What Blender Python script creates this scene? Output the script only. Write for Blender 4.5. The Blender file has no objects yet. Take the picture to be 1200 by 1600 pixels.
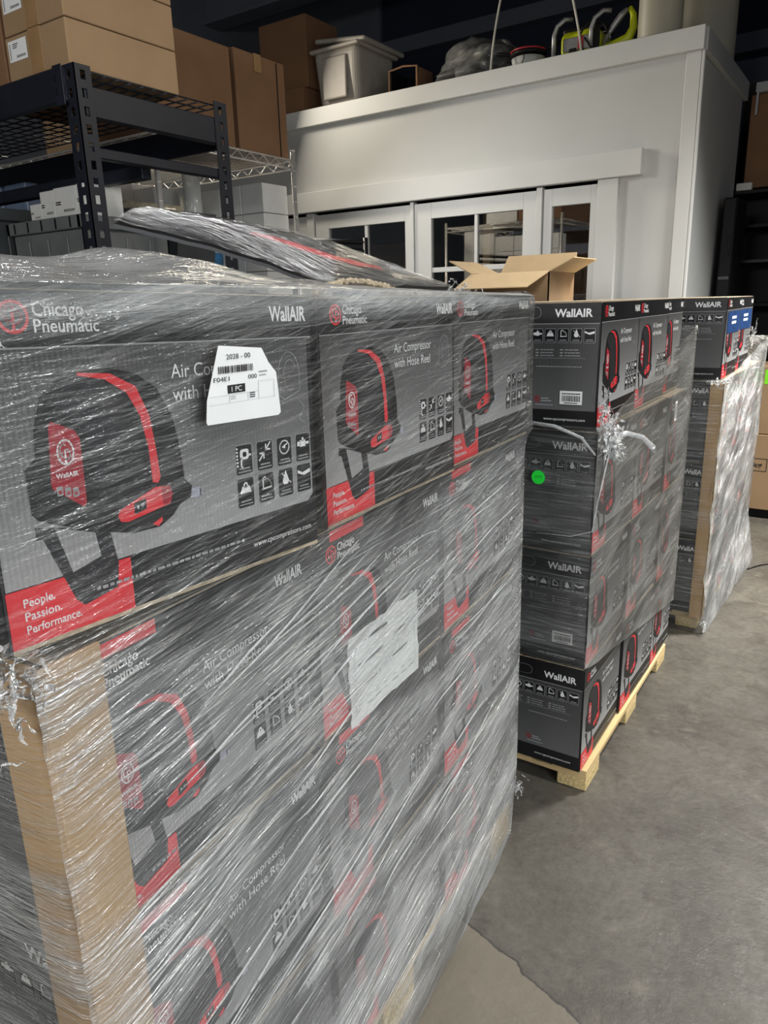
import bpy, bmesh, math, random
from mathutils import Vector, Matrix, noise
from mathutils.geometry import tessellate_polygon
random.seed(7)
sc = bpy.context.scene
col = sc.collection

# ------------------------------------------------------------------ camera
F_PX, YAW, PITCH, ROLL = 1139.37, -0.59920049, 0.27868280, -0.02764250
cam_d = bpy.data.cameras.new('camera')
cam = bpy.data.objects.new('camera', cam_d)
col.objects.link(cam)
fwd = Vector((math.sin(YAW)*math.cos(PITCH), math.cos(YAW)*math.cos(PITCH), -math.sin(PITCH)))
right = Vector((math.cos(YAW), -math.sin(YAW), 0))
up = right.cross(fwd)
r2 = right*math.cos(ROLL)+up*math.sin(ROLL)
u2 = -right*math.sin(ROLL)+up*math.cos(ROLL)
cam.matrix_world = Matrix(((r2.x, u2.x, -fwd.x, 0), (r2.y, u2.y, -fwd.y, 0), (r2.z, u2.z, -fwd.z, 1.6), (0, 0, 0, 1)))
cam_d.sensor_fit = 'VERTICAL'
cam_d.sensor_height = 36
cam_d.lens = F_PX/1600*36
cam_d.clip_start = 0.02
sc.camera = cam

# ------------------------------------------------------------------ view, world, lights
sc.view_settings.view_transform = 'Standard'
sc.view_settings.look = 'None'
sc.view_settings.exposure = 0.0
sc.view_settings.gamma = 1
sc.view_settings.use_curve_mapping = False
w = bpy.data.worlds.new('world')
sc.world = w
w.use_nodes = True
w.node_tree.nodes['Background'].inputs[0].default_value = (0.75, 0.85, 1.0, 1)
w.node_tree.nodes['Background'].inputs[1].default_value = 0.10


def area(name, loc, target, sx, sy, energy, color=(1, 1, 1), spread=math.pi):
    l = bpy.data.lights.new(name, 'AREA')
    l.shape = 'RECTANGLE'
    l.size, l.size_y, l.energy, l.color, l.spread = sx, sy, energy, color, spread
    o = bpy.data.objects.new(name, l)
    col.objects.link(o)
    o.location = loc
    d = Vector(target)-Vector(loc)
    o.rotation_euler = d.to_track_quat('-Z', 'Y').to_euler()
    return o


area('bay_lamp_behind_camera', (-0.9, -1.8, 2.6), (-1.5, 2.4, 1.1), 1.2, 0.5, 56, (1.0, 0.98, 0.94))
area('bay_lamp_left', (-3.4, 3.7, 2.75), (-1.7, 5.0, 0.6), 0.35, 0.35, 13, (1.0, 0.97, 0.92), math.radians(130))
area('bay_lamp_aisle', (0.9, 1.4, 3.9), (0.1, 1.4, 0.3), 0.25, 1.8, 46, (0.98, 0.99, 1.0), math.radians(140))
area('bay_lamp_far', (0.7, 4.6, 4.0), (0.0, 4.3, 0), 0.3, 1.0, 120, (1.0, 0.98, 0.93), math.radians(85))
area('near_load_fill', (2.0, 0.1, 1.5), (-0.7, 1.5, 0.45), 1.5, 1.5, 27, (0.94, 0.98, 1.0), math.radians(110))  # added fill to brighten the near load's long side; no doorway there
area('bay_lamp_right', (1.1, 3.7, 3.7), (-0.6, 1.2, 1.4), 0.5, 0.5, 26, (1.0, 0.90, 0.70))
area('rear_window_daylight', (-4.6, 4.4, 3.5), (-2.7, 2.8, 2.7), 0.5, 0.4, 80, (1.0, 0.90, 0.74))


# ------------------------------------------------------------------ materials
def nodes(m):
    m.use_nodes = True
    nt = m.node_tree
    return nt, nt.nodes, nt.links


def mat(name, c, rough=0.6, metal=0.0, var=0.12, scale=14, bump=0.05, bscale=120, spec=0.5, stretch=(1, 1, 1)):
    m = bpy.data.materials.new(name)
    nt, N, L = nodes(m)
    b = N['Principled BSDF']
    b.inputs['Roughness'].default_value = rough
    b.inputs['Metallic'].default_value = metal
    b.inputs['Specular IOR Level'].default_value = spec
    tc = N.new('ShaderNodeTexCoord')
    mp = N.new('ShaderNodeMapping')
    mp.inputs['Scale'].default_value = stretch
    L.new(tc.outputs['Object'], mp.inputs[0])
    n = N.new('ShaderNodeTexNoise')
    n.inputs['Scale'].default_value = scale
    n.inputs['Detail'].default_value = 4
    L.new(mp.outputs[0], n.inputs[0])
    r = N.new('ShaderNodeMapRange')
    r.inputs[1].default_value, r.inputs[2].default_value = 0.3, 0.7
    r.inputs[3].default_value, r.inputs[4].default_value = 1-var, 1+var
    L.new(n.outputs[0], r.inputs[0])
    mx = N.new('ShaderNodeVectorMath')
    mx.operation = 'SCALE'
    mx.inputs[0].default_value = c
    L.new(r.outputs[0], mx.inputs['Scale'])
    L.new(mx.outputs[0], b.inputs['Base Color'])
    if bump:
        n2 = N.new('ShaderNodeTexNoise')
        n2.inputs['Scale'].default_value = bscale
        L.new(mp.outputs[0], n2.inputs[0])
        bp = N.new('ShaderNodeBump')
        bp.inputs['Strength'].default_value = bump
        bp.inputs['Distance'].default_value = 0.004
        L.new(n2.outputs[0], bp.inputs['Height'])
        L.new(bp.outputs[0], b.inputs['Normal'])
    return m


def gradient_mat(name, stops, rough=0.45):
    """printed gradient of a carton panel, along the panel's own height"""
    m = bpy.data.materials.new(name)
    nt, N, L = nodes(m)
    b = N['Principled BSDF']
    b.inputs['Roughness'].default_value = rough
    tc = N.new('ShaderNodeTexCoord')
    sp = N.new('ShaderNodeSeparateXYZ')
    L.new(tc.outputs['Object'], sp.inputs[0])
    cr = N.new('ShaderNodeValToRGB')
    mr = N.new('ShaderNodeMapRange')
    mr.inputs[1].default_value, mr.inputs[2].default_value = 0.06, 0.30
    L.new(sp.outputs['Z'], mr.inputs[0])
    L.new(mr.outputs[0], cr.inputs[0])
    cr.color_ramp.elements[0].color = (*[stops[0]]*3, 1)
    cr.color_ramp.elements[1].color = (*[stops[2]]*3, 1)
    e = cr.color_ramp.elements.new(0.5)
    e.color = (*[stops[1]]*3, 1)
    # faint corrugation of the board
    wv = N.new('ShaderNodeTexWave')
    wv.bands_direction = 'Y' if 'front' in name else 'X'
    wv.inputs['Scale'].default_value = 55
    L.new(tc.outputs['Object'], wv.inputs[0])
    bp = N.new('ShaderNodeBump')
    bp.inputs['Strength'].default_value = 0.12
    bp.inputs['Distance'].default_value = 0.002
    L.new(wv.outputs[1], bp.inputs['Height'])
    L.new(bp.outputs[0], b.inputs['Normal'])
    L.new(cr.outputs[0], b.inputs['Base Color'])
    return m


M = {}
M['black'] = mat('printed_black', (0.010, 0.010, 0.011), 0.42, var=0.2, bump=0.08, bscale=60)
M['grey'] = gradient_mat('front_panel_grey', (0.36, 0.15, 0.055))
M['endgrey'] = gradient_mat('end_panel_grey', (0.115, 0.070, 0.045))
M['unit'] = mat('printed_unit_black', (0.006, 0.006, 0.007), 0.5, var=0.2, bump=0)
M['unit2'] = mat('printed_unit_charcoal', (0.017, 0.017, 0.020), 0.5, var=0.2, bump=0)
M['red'] = mat('printed_red', (0.72, 0.035, 0.045), 0.45, var=0.05, bump=0)
M['badge'] = mat('printed_dark_red', (0.36, 0.018, 0.03), 0.45, var=0.08, bump=0)
M['white'] = mat('printed_white', (0.75, 0.75, 0.75), 0.5, var=0.04, bump=0)
M['lgrey'] = mat('printed_light_grey', (0.30, 0.30, 0.31), 0.5, var=0.1, bump=0)
M['silver'] = mat('printed_silver', (0.36, 0.36, 0.44), 0.4, var=0.3, scale=90, bump=0)
M['ink2'] = mat('grey_ink', (0.10, 0.10, 0.11), 0.6, bump=0)
M['blue'] = mat('printed_blue', (0.012, 0.045, 0.15), 0.45, var=0.4, scale=30, bump=0)
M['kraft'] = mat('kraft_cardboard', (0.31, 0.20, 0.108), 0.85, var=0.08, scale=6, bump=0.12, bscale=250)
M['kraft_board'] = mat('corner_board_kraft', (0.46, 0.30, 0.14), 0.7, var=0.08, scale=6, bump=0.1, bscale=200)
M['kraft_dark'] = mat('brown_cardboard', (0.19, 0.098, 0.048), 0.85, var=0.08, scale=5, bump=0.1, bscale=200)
M['kraft_edge'] = mat('cardboard_edge', (0.46, 0.38, 0.27), 0.9, var=0.25, scale=60, bump=0.3, bscale=300)
M['tape'] = mat('packing_tape', (0.30, 0.18, 0.085), 0.25, var=0.1, bump=0.03)
M['paper'] = mat('white_paper', (0.80, 0.81, 0.80), 0.6, var=0.03, bump=0.05)
M['ink'] = mat('black_ink', (0.02, 0.02, 0.02), 0.6, bump=0)
M['greensticker'] = mat('green_sticker', (0.02, 0.85, 0.06), 0.5, var=0.05, bump=0)
M['limelabel'] = mat('lime_label', (0.25, 0.80, 0.03), 0.5, var=0.05, bump=0)
M['wood'] = mat('pine_wood', (0.62, 0.45, 0.22), 0.75, var=0.18, scale=9, bump=0.2, bscale=60, stretch=(1, 0.15, 1))
M['chip'] = mat('pressed_chip_block', (0.62, 0.47, 0.22), 0.85, var=0.35, scale=110, bump=0.5, bscale=160)
M['paint'] = mat('white_painted_board', (0.60, 0.61, 0.60), 0.55, var=0.03, scale=3, bump=0.03, bscale=40)
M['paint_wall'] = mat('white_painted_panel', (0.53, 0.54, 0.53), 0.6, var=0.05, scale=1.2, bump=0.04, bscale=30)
M['paint_side'] = mat('shade_toned_panel', (0.36, 0.37, 0.37), 0.6, var=0.06, scale=2, bump=0.04, bscale=30)  # white panel paint darkened in colour for the office's shaded side
M['rack'] = mat('blue_black_steel', (0.006, 0.008, 0.015), 0.5, 0.0, var=0.2, bump=0.05)
M['chrome'] = mat('chromed_wire', (0.80, 0.78, 0.74), 0.32, 0.65, var=0.08, bump=0)
M['bin'] = mat('grey_plastic', (0.055, 0.062, 0.066), 0.5, var=0.1, bump=0.03)
M['binlight'] = mat('light_grey_plastic', (0.13, 0.14, 0.14), 0.5, var=0.1, bump=0.03)
M['tote'] = mat('warm_grey_plastic', (0.36, 0.33, 0.29), 0.45, var=0.06, bump=0.02)
M['darkplastic'] = mat('black_plastic', (0.006, 0.006, 0.007), 0.5, bump=0.03, spec=0.2)
M['whitebox'] = mat('white_carton', (0.62, 0.62, 0.60), 0.7, var=0.05, bump=0.03)
M['bluelight'] = mat('pale_blue_plastic', (0.16, 0.22, 0.33), 0.5, var=0.1, bump=0.02)
M['drum'] = mat('beige_drum', (0.34, 0.32, 0.25), 0.5, var=0.08, scale=3, bump=0.02)
M['yellow'] = mat('lime_yellow_plastic', (0.50, 0.56, 0.01), 0.4, var=0.08, bump=0)
M['greymetal'] = mat('dull_grey_metal', (0.30, 0.30, 0.30), 0.4, 0.6, bump=0)
M['cord'] = mat('white_cord', (0.55, 0.54, 0.48), 0.5, bump=0)
M['brass'] = mat('brass', (0.7, 0.5, 0.18), 0.3, 1.0, bump=0)
M['navy'] = mat('dark_navy_wall', (0.026, 0.031, 0.055), 0.8, var=0.15, scale=1.5, bump=0.03, bscale=10)
M['backwall'] = mat('slate_wall', (0.15, 0.165, 0.195), 0.8, var=0.1, scale=1.5, bump=0.03, bscale=10)
M['dark'] = mat('near_black_wall', (0.012, 0.012, 0.014), 0.8, bump=0)
M['bluefabric'] = mat('bright_blue_plastic', (0.02, 0.10, 0.45), 0.5, bump=0)
M['bucketlabel'] = mat('bucket_blue_label', (0.03, 0.14, 0.30), 0.5, var=0.5, scale=12, bump=0)
M['foam'] = mat('yellowed_foil_tape', (0.42, 0.38, 0.28), 0.25, 0.3, var=0.3, scale=30, bump=0.4, bscale=40)


def floor_mat():
    m = bpy.data.materials.new('worn_concrete')
    nt, N, L = nodes(m)
    b = N['Principled BSDF']
    tc = N.new('ShaderNodeTexCoord')
    def nz(scale, detail=6, rough=0.6, dist=0.0):
        n = N.new('ShaderNodeTexNoise')
        n.inputs['Scale'].default_value = scale
        n.inputs['Detail'].default_value = detail
        n.inputs['Roughness'].default_value = rough
        n.inputs['Distortion'].default_value = dist
        L.new(tc.outputs['Object'], n.inputs[0])
        return n
    def ramp(n, stops):
        r = N.new('ShaderNodeValToRGB')
        for i, (p, c) in enumerate(stops):
            e = r.color_ramp.elements[i] if i < 2 else r.color_ramp.elements.new(p)
            e.position = p
            e.color = (*c, 1)
        L.new(n.outputs[0], r.inputs[0])
        return r
    def mix(fac, a, c, bt='MIX'):
        x = N.new('ShaderNodeMix')
        x.data_type = 'RGBA'
        x.blend_type = bt
        if isinstance(fac, float):
            x.inputs[0].default_value = fac
        else:
            L.new(fac, x.inputs[0])
        for k, s in ((6, a), (7, c)):
            if isinstance(s, tuple):
                x.inputs[k].default_value = (*s, 1)
            else:
                L.new(s, x.inputs[k])
        return x.outputs[2]
    base = ramp(nz(1.7, 8, 0.62, 0.6), [(0.30, (0.056, 0.050, 0.042)), (0.70, (0.120, 0.110, 0.092))]).outputs[0]
    fine = ramp(nz(38, 8, 0.75), [(0.30, (0.72, 0.72, 0.72)), (0.72, (1.22, 1.22, 1.20))]).outputs[0]
    c = mix(1.0, base, fine, 'MULTIPLY')
    spots = mix(1.0, ramp(nz(120, 3, 0.55), [(0.66, (0, 0, 0)), (0.74, (0.8, 0.8, 0.8))]).outputs[0], ramp(nz(3.1, 4, 0.7), [(0.45, (0.1, 0.1, 0.1)), (0.62, (1, 1, 1))]).outputs[0], 'MULTIPLY')
    c = mix(spots, c, (0.36, 0.34, 0.30))
    dk = ramp(nz(6, 5, 0.7, 1.2), [(0.50, (0, 0, 0)), (0.70, (0.65, 0.65, 0.65))]).outputs[0]
    c = mix(dk, c, (0.046, 0.037, 0.031))
    scuff = ramp(nz(2.3, 7, 0.75, 2.0), [(0.56, (0, 0, 0)), (0.70, (0.6, 0.6, 0.6))]).outputs[0]
    c = mix(scuff, c, (0.165, 0.148, 0.120))
    # pale scuffed patch beside the far pallets and the newer slab by the near pallet
    sp = N.new('ShaderNodeSeparateXYZ')
    L.new(tc.outputs['Object'], sp.inputs[0])
    def math_(op, a, bb, clamp=False):
        x = N.new('ShaderNodeMath')
        x.operation = op
        x.use_clamp = clamp
        for k, s in ((0, a), (1, bb)):
            if isinstance(s, (int, float)):
                x.inputs[k].default_value = s
            else:
                L.new(s, x.inputs[k])
        return x.outputs[0]
    wob = math_('MULTIPLY', math_('SUBTRACT', nz(5, 4).outputs[0], 0.5), 0.10)
    yy = math_('ADD', math_('ADD', sp.outputs['Y'], math_('MULTIPLY', sp.outputs['X'], 0.30)), wob)
    slab = math_('LESS_THAN', yy, 1.19)
    c = mix(slab, c, mix(0.6, c, (0.205, 0.178, 0.135)))
    joint = math_('LESS_THAN', math_('ABSOLUTE', math_('SUBTRACT', yy, 1.19), 0), 0.004)
    c = mix(joint, c, (0.05, 0.045, 0.04))
    L.new(c, b.inputs['Base Color'])
    rr = ramp(nz(9, 6, 0.7), [(0.3, (0.30, 0.30, 0.30)), (0.7, (0.55, 0.55, 0.55))]).outputs[0]
    L.new(rr, b.inputs['Roughness'])
    bp = N.new('ShaderNodeBump')
    bp.inputs['Strength'].default_value = 0.25
    bp.inputs['Distance'].default_value = 0.01
    L.new(nz(30, 8, 0.7).outputs[0], bp.inputs['Height'])
    L.new(bp.outputs[0], b.inputs['Normal'])
    return m


M['floor'] = floor_mat()


def film_mat(name, haze, amp, angles=(3, 9), zlo=None, bump=0.6, gloss=0.25, tint=(0.80, 0.82, 0.82), rim=None):
    """stretch wrap: thin clear plastic; its folds run round the load (UV u), milkier, with white streaks standing in for glints.
    haze = (at the foot, at zlo, above it) — more layers lie over the lower rows."""
    m = bpy.data.materials.new(name)
    nt, N, L = nodes(m)
    N.remove(N['Principled BSDF'])
    out = N['Material Output']
    uvn = N.new('ShaderNodeUVMap')

    def M_(op, a, b=0.0, clamp=False):
        x = N.new('ShaderNodeMath')
        x.operation = op
        x.use_clamp = clamp
        for k, s in ((0, a), (1, b)):
            if isinstance(s, (int, float)):
                x.inputs[k].default_value = s
            else:
                L.new(s, x.inputs[k])
        return x.outputs[0]

    def streak(angle, su, sv, detail=2, rough=0.5, dist=0.0, off=0.0):
        mp = N.new('ShaderNodeMapping')
        mp.vector_type = 'POINT'
        mp.inputs['Rotation'].default_value = (0, 0, math.radians(-angle))
        mp.inputs['Location'].default_value = (off, off, 0)
        L.new(uvn.outputs[0], mp.inputs[0])
        mp2 = N.new('ShaderNodeMapping')
        mp2.inputs['Scale'].default_value = (su, sv, 1)
        L.new(mp.outputs[0], mp2.inputs[0])
        n = N.new('ShaderNodeTexNoise')
        n.noise_dimensions = '2D'
        n.inputs['Scale'].default_value = 1
        n.inputs['Detail'].default_value = detail
        n.inputs['Roughness'].default_value = rough
        n.inputs['Distortion'].default_value = dist
        L.new(mp2.outputs[0], n.inputs[0])
        return n.outputs[0]

    def rng(v, a, b, c=0.0, d=1.0):
        r = N.new('ShaderNodeMapRange')
        for k, s in ((1, a), (2, b), (3, c), (4, d)):
            r.inputs[k].default_value = s
        L.new(v, r.inputs[0])
        return r.outputs[0]

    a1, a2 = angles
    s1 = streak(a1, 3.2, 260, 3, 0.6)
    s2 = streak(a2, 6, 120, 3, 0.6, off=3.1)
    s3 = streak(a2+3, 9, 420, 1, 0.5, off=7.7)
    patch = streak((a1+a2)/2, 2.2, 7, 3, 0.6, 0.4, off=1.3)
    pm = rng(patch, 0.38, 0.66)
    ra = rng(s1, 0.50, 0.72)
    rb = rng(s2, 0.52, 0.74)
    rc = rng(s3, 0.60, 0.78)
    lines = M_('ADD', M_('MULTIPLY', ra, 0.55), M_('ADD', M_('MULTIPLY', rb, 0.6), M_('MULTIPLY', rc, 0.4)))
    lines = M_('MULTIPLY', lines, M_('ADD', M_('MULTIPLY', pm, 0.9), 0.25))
    sp = N.new('ShaderNodeSeparateXYZ')
    L.new(uvn.outputs[0], sp.inputs[0])
    if zlo is not None:
        lines = M_('MULTIPLY', lines, rng(sp.outputs['Y'], zlo-.03, zlo+.03, 1.0, 0.52))
        base = rng(sp.outputs['Y'], zlo-0.04, zlo+0.03, haze[1], haze[2])
        low = rng(sp.outputs['Y'], 0.1, zlo, haze[0]-haze[1], 0.0)
        base = M_('ADD', base, low)
        if rim:
            base = M_('ADD', base, rng(sp.outputs['Y'], rim-.012, rim+.015, 0.0, 0.30))
    else:
        base = rng(sp.outputs['Y'], 0.0, 1.6, haze[0], haze[2])
    hz = M_('ADD', M_('MULTIPLY', base, M_('ADD', M_('MULTIPLY', pm, 0.8), 0.55)), M_('MULTIPLY', lines, amp), True)  # white streaks mixed into the haze stand in for highlights
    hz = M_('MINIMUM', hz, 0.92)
    hgt = M_('ADD', M_('ADD', M_('MULTIPLY', s1, 0.5), M_('MULTIPLY', s2, 0.9)), M_('MULTIPLY', patch, 3.0))
    bp = N.new('ShaderNodeBump')
    bp.inputs['Strength'].default_value = bump
    bp.inputs['Distance'].default_value = 0.012
    L.new(hgt, bp.inputs['Height'])
    tr = N.new('ShaderNodeBsdfTransparent')
    tr.inputs[0].default_value = (0.96, 0.96, 0.95, 1)
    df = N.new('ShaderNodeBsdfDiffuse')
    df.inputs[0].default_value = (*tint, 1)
    L.new(bp.outputs[0], df.inputs['Normal'])
    g = N.new('ShaderNodeBsdfGlossy')
    g.inputs[0].default_value = (1, 1, 1, 1)
    g.inputs['Roughness'].default_value = 0.14
    L.new(bp.outputs[0], g.inputs['Normal'])
    m1 = N.new('ShaderNodeMixShader')
    L.new(hz, m1.inputs[0])
    L.new(tr.outputs[0], m1.inputs[1])
    L.new(df.outputs[0], m1.inputs[2])
    fr = N.new('ShaderNodeLayerWeight')
    fr.inputs[0].default_value = 0.28
    gf = M_('ADD', M_('MULTIPLY', fr.outputs[0], 0.6), M_('MULTIPLY', lines, gloss), True)
    gf = M_('MINIMUM', gf, 0.8)
    m2 = N.new('ShaderNodeMixShader')
    L.new(gf, m2.inputs[0])
    L.new(m1.outputs[0], m2.inputs[1])
    L.new(g.outputs[0], m2.inputs[2])
    L.new(m2.outputs[0], out.inputs[0])
    return m


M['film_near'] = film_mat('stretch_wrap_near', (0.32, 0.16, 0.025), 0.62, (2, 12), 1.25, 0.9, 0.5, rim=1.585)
M['film_flap'] = film_mat('stretch_wrap_flap', (0.02, 0.02, 0.02), 0.75, (-12, -18), None, 0.8, 0.6)  # stronger white streaks painted in for the flap's sheen
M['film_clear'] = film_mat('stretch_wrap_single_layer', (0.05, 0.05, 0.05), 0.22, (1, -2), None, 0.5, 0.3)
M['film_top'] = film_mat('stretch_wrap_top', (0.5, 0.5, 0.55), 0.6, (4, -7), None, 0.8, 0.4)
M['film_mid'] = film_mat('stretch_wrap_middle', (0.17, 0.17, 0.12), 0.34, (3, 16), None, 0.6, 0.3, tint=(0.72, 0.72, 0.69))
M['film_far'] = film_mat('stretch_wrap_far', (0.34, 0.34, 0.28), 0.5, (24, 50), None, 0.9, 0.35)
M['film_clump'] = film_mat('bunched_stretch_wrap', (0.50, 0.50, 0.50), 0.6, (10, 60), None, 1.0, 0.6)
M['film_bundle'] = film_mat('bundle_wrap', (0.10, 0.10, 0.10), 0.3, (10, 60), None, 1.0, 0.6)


def glass_mat():
    m = bpy.data.materials.new('window_glass')
    nt, N, L = nodes(m)
    N.remove(N['Principled BSDF'])
    tc = N.new('ShaderNodeTexCoord')
    n = N.new('ShaderNodeTexNoise')
    n.inputs['Scale'].default_value = 4
    L.new(tc.outputs['Object'], n.inputs[0])
    bp = N.new('ShaderNodeBump')
    bp.inputs['Strength'].default_value = 0.04
    L.new(n.outputs[0], bp.inputs['Height'])
    t = N.new('ShaderNodeBsdfTransparent')
    t.inputs[0].default_value = (0.85, 0.85, 0.85, 1)
    g = N.new('ShaderNodeBsdfGlossy')
    g.inputs['Roughness'].default_value = 0.02
    L.new(bp.outputs[0], g.inputs['Normal'])
    mx = N.new('ShaderNodeMixShader')
    mx.inputs[0].default_value = 0.30
    L.new(t.outputs[0], mx.inputs[1])
    L.new(g.outputs[0], mx.inputs[2])
    L.new(mx.outputs[0], N['Material Output'].inputs[0])
    return m


M['glass'] = glass_mat()


# ------------------------------------------------------------------ object helpers
def link_mesh(name, me, parent=None, loc=None, rot=None):
    o = bpy.data.objects.new(name, me)
    col.objects.link(o)
    if parent:
        o.parent = parent
    if loc is not None:
        o.location = loc
    if rot is not None:
        o.rotation_euler = rot
    return o


def tag(o, label, cat, group=None):
    o['label'] = label
    o['category'] = cat
    if group:
        o['group'] = group
    return o


def empty(name, label, cat, loc=(0, 0, 0), rz=0, group=None):
    o = bpy.data.objects.new(name, None)
    col.objects.link(o)
    o.location = loc
    o.rotation_euler = (0, 0, rz)
    o.empty_display_size = 0.05
    return tag(o, label, cat, group)


def struct(o):
    o['kind'] = 'structure'
    return o


class MB:
    """collects boxes, tubes and free faces; build() links them as ONE mesh"""
    def __init__(s):
        s.bm = bmesh.new()
        s.mats = []

    def mi(s, m):
        if m not in s.mats:
            s.mats.append(m)
        return s.mats.index(m)

    def box(s, x0, x1, y0, y1, z0, z1, m='black', bevel=0.0, seg=1, rot=None, taper=None):
        r = bmesh.ops.create_cube(s.bm, size=1)
        vs = r['verts']
        for v in vs:
            v.co = Vector((x0+(v.co.x+.5)*(x1-x0), y0+(v.co.y+.5)*(y1-y0), z0+(v.co.z+.5)*(z1-z0)))
        if taper:
            cx, cy = (x0+x1)/2, (y0+y1)/2
            for v in vs:
                if abs(v.co.z-z0) < 1e-6:
                    v.co.x = cx+(v.co.x-cx)*taper
                    v.co.y = cy+(v.co.y-cy)*taper
        if rot:
            c = Vector(((x0+x1)/2, (y0+y1)/2, (z0+z1)/2))
            for v in vs:
                v.co = rot @ (v.co-c)+c
        fs = {f for v in vs for f in v.link_faces}
        k = s.mi(m)
        for f in fs:
            f.material_index = k
        if bevel:
            es = {e for v in vs for e in v.link_edges}
            bmesh.ops.bevel(s.bm, geom=list(es), offset=bevel, segments=seg, affect='EDGES', profile=0.5)
        return s

    def face(s, pts, m='black'):
        f = s.bm.faces.new([s.bm.verts.new(p) for p in pts])
        f.material_index = s.mi(m)
        return s

    def prism(s, pts, d, m='black'):
        """closed polygon (3-D points) extruded by vector d"""
        d = Vector(d)
        k = s.mi(m)
        a = [s.bm.verts.new(p) for p in pts]
        b = [s.bm.verts.new(Vector(p)+d) for p in pts]
        n = len(pts)
        fs = [s.bm.faces.new(a), s.bm.faces.new(b[::-1])]
        for i in range(n):
            fs.append(s.bm.faces.new((a[i], b[i], b[(i+1) % n], a[(i+1) % n])))
        for f in fs:
            f.material_index = k
        return s

    def tube(s, pts, r, m='black', seg=8, closed=False):
        pts = [Vector(p) for p in pts]
        k = s.mi(m)
        rings = []
        n = len(pts)
        prev = None
        for i, p in enumerate(pts):
            a = pts[i-1] if (i > 0 or closed) else p
            b = pts[(i+1) % n] if (i < n-1 or closed) else p
            t = (b-a).normalized()
            if prev is None:
                ref = Vector((0, 0, 1)) if abs(t.z) < .9 else Vector((1, 0, 0))
                x = t.cross(ref).normalized()
            else:
                x = (prev-t*prev.dot(t)).normalized()
            prev = x
            y = t.cross(x)
            rr = r[i] if isinstance(r, (list, tuple)) else r
            rings.append([s.bm.verts.new(p+(x*math.cos(j*2*math.pi/seg)+y*math.sin(j*2*math.pi/seg))*rr) for j in range(seg)])
        m_ = n if closed else n-1
        for i in range(m_):
            A, B = rings[i], rings[(i+1) % n]
            for j in range(seg):
                f = s.bm.faces.new((A[j], A[(j+1) % seg], B[(j+1) % seg], B[j]))
                f.material_index = k
                f.smooth = True
        if not closed:
            s.bm.faces.new(rings[0][::-1]).material_index = k
            s.bm.faces.new(rings[-1]).material_index = k
        return s

    def lathe(s, prof, c, m='black', seg=40, axis='z'):
        k = s.mi(m)
        rings = []
        for r, z in prof:
            ring = []
            for j in range(seg):
                a = j*2*math.pi/seg
                if axis == 'z':
                    p = (c[0]+r*math.cos(a), c[1]+r*math.sin(a), c[2]+z)
                elif axis == 'y':
                    p = (c[0]+r*math.cos(a), c[1]+z, c[2]+r*math.sin(a))
                else:
                    p = (c[0]+z, c[1]+r*math.cos(a), c[2]+r*math.sin(a))
                ring.append(s.bm.verts.new(p))
            rings.append(ring)
        for A, B in zip(rings, rings[1:]):
            for j in range(seg):
                f = s.bm.faces.new((A[j], A[(j+1) % seg], B[(j+1) % seg], B[j]))
                f.material_index = k
                f.smooth = True
        s.bm.faces.new(rings[0][::-1]).material_index = k
        s.bm.faces.new(rings[-1]).material_index = k
        return s

    def build(s, name, parent=None, loc=None, rot=None, recalc=True):
        if recalc:
            bmesh.ops.recalc_face_normals(s.bm, faces=s.bm.faces[:])
        me = bpy.data.meshes.new(name)
        s.bm.to_mesh(me)
        s.bm.free()
        for m in s.mats:
            me.materials.append(M[m])
        return link_mesh(name, me, parent, loc, rot)


_tcache = {}


def text_geo(body, bold=0.0):
    key = (body, bold)
    if key in _tcache:
        return _tcache[key]
    cu = bpy.data.curves.new('lettering', 'FONT')
    cu.body = body
    cu.offset = bold
    cu.resolution_u = 3
    o = bpy.data.objects.new('lettering', cu)
    col.objects.link(o)
    dg = bpy.context.evaluated_depsgraph_get()
    me = o.evaluated_get(dg).to_mesh()
    vs = [(v.co.x, v.co.y) for v in me.vertices]
    fs = [tuple(p.vertices) for p in me.polygons]
    o.evaluated_get(dg).to_mesh_clear()
    bpy.data.objects.remove(o)
    bpy.data.curves.remove(cu)
    _tcache[key] = (vs, fs)
    return vs, fs


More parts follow.
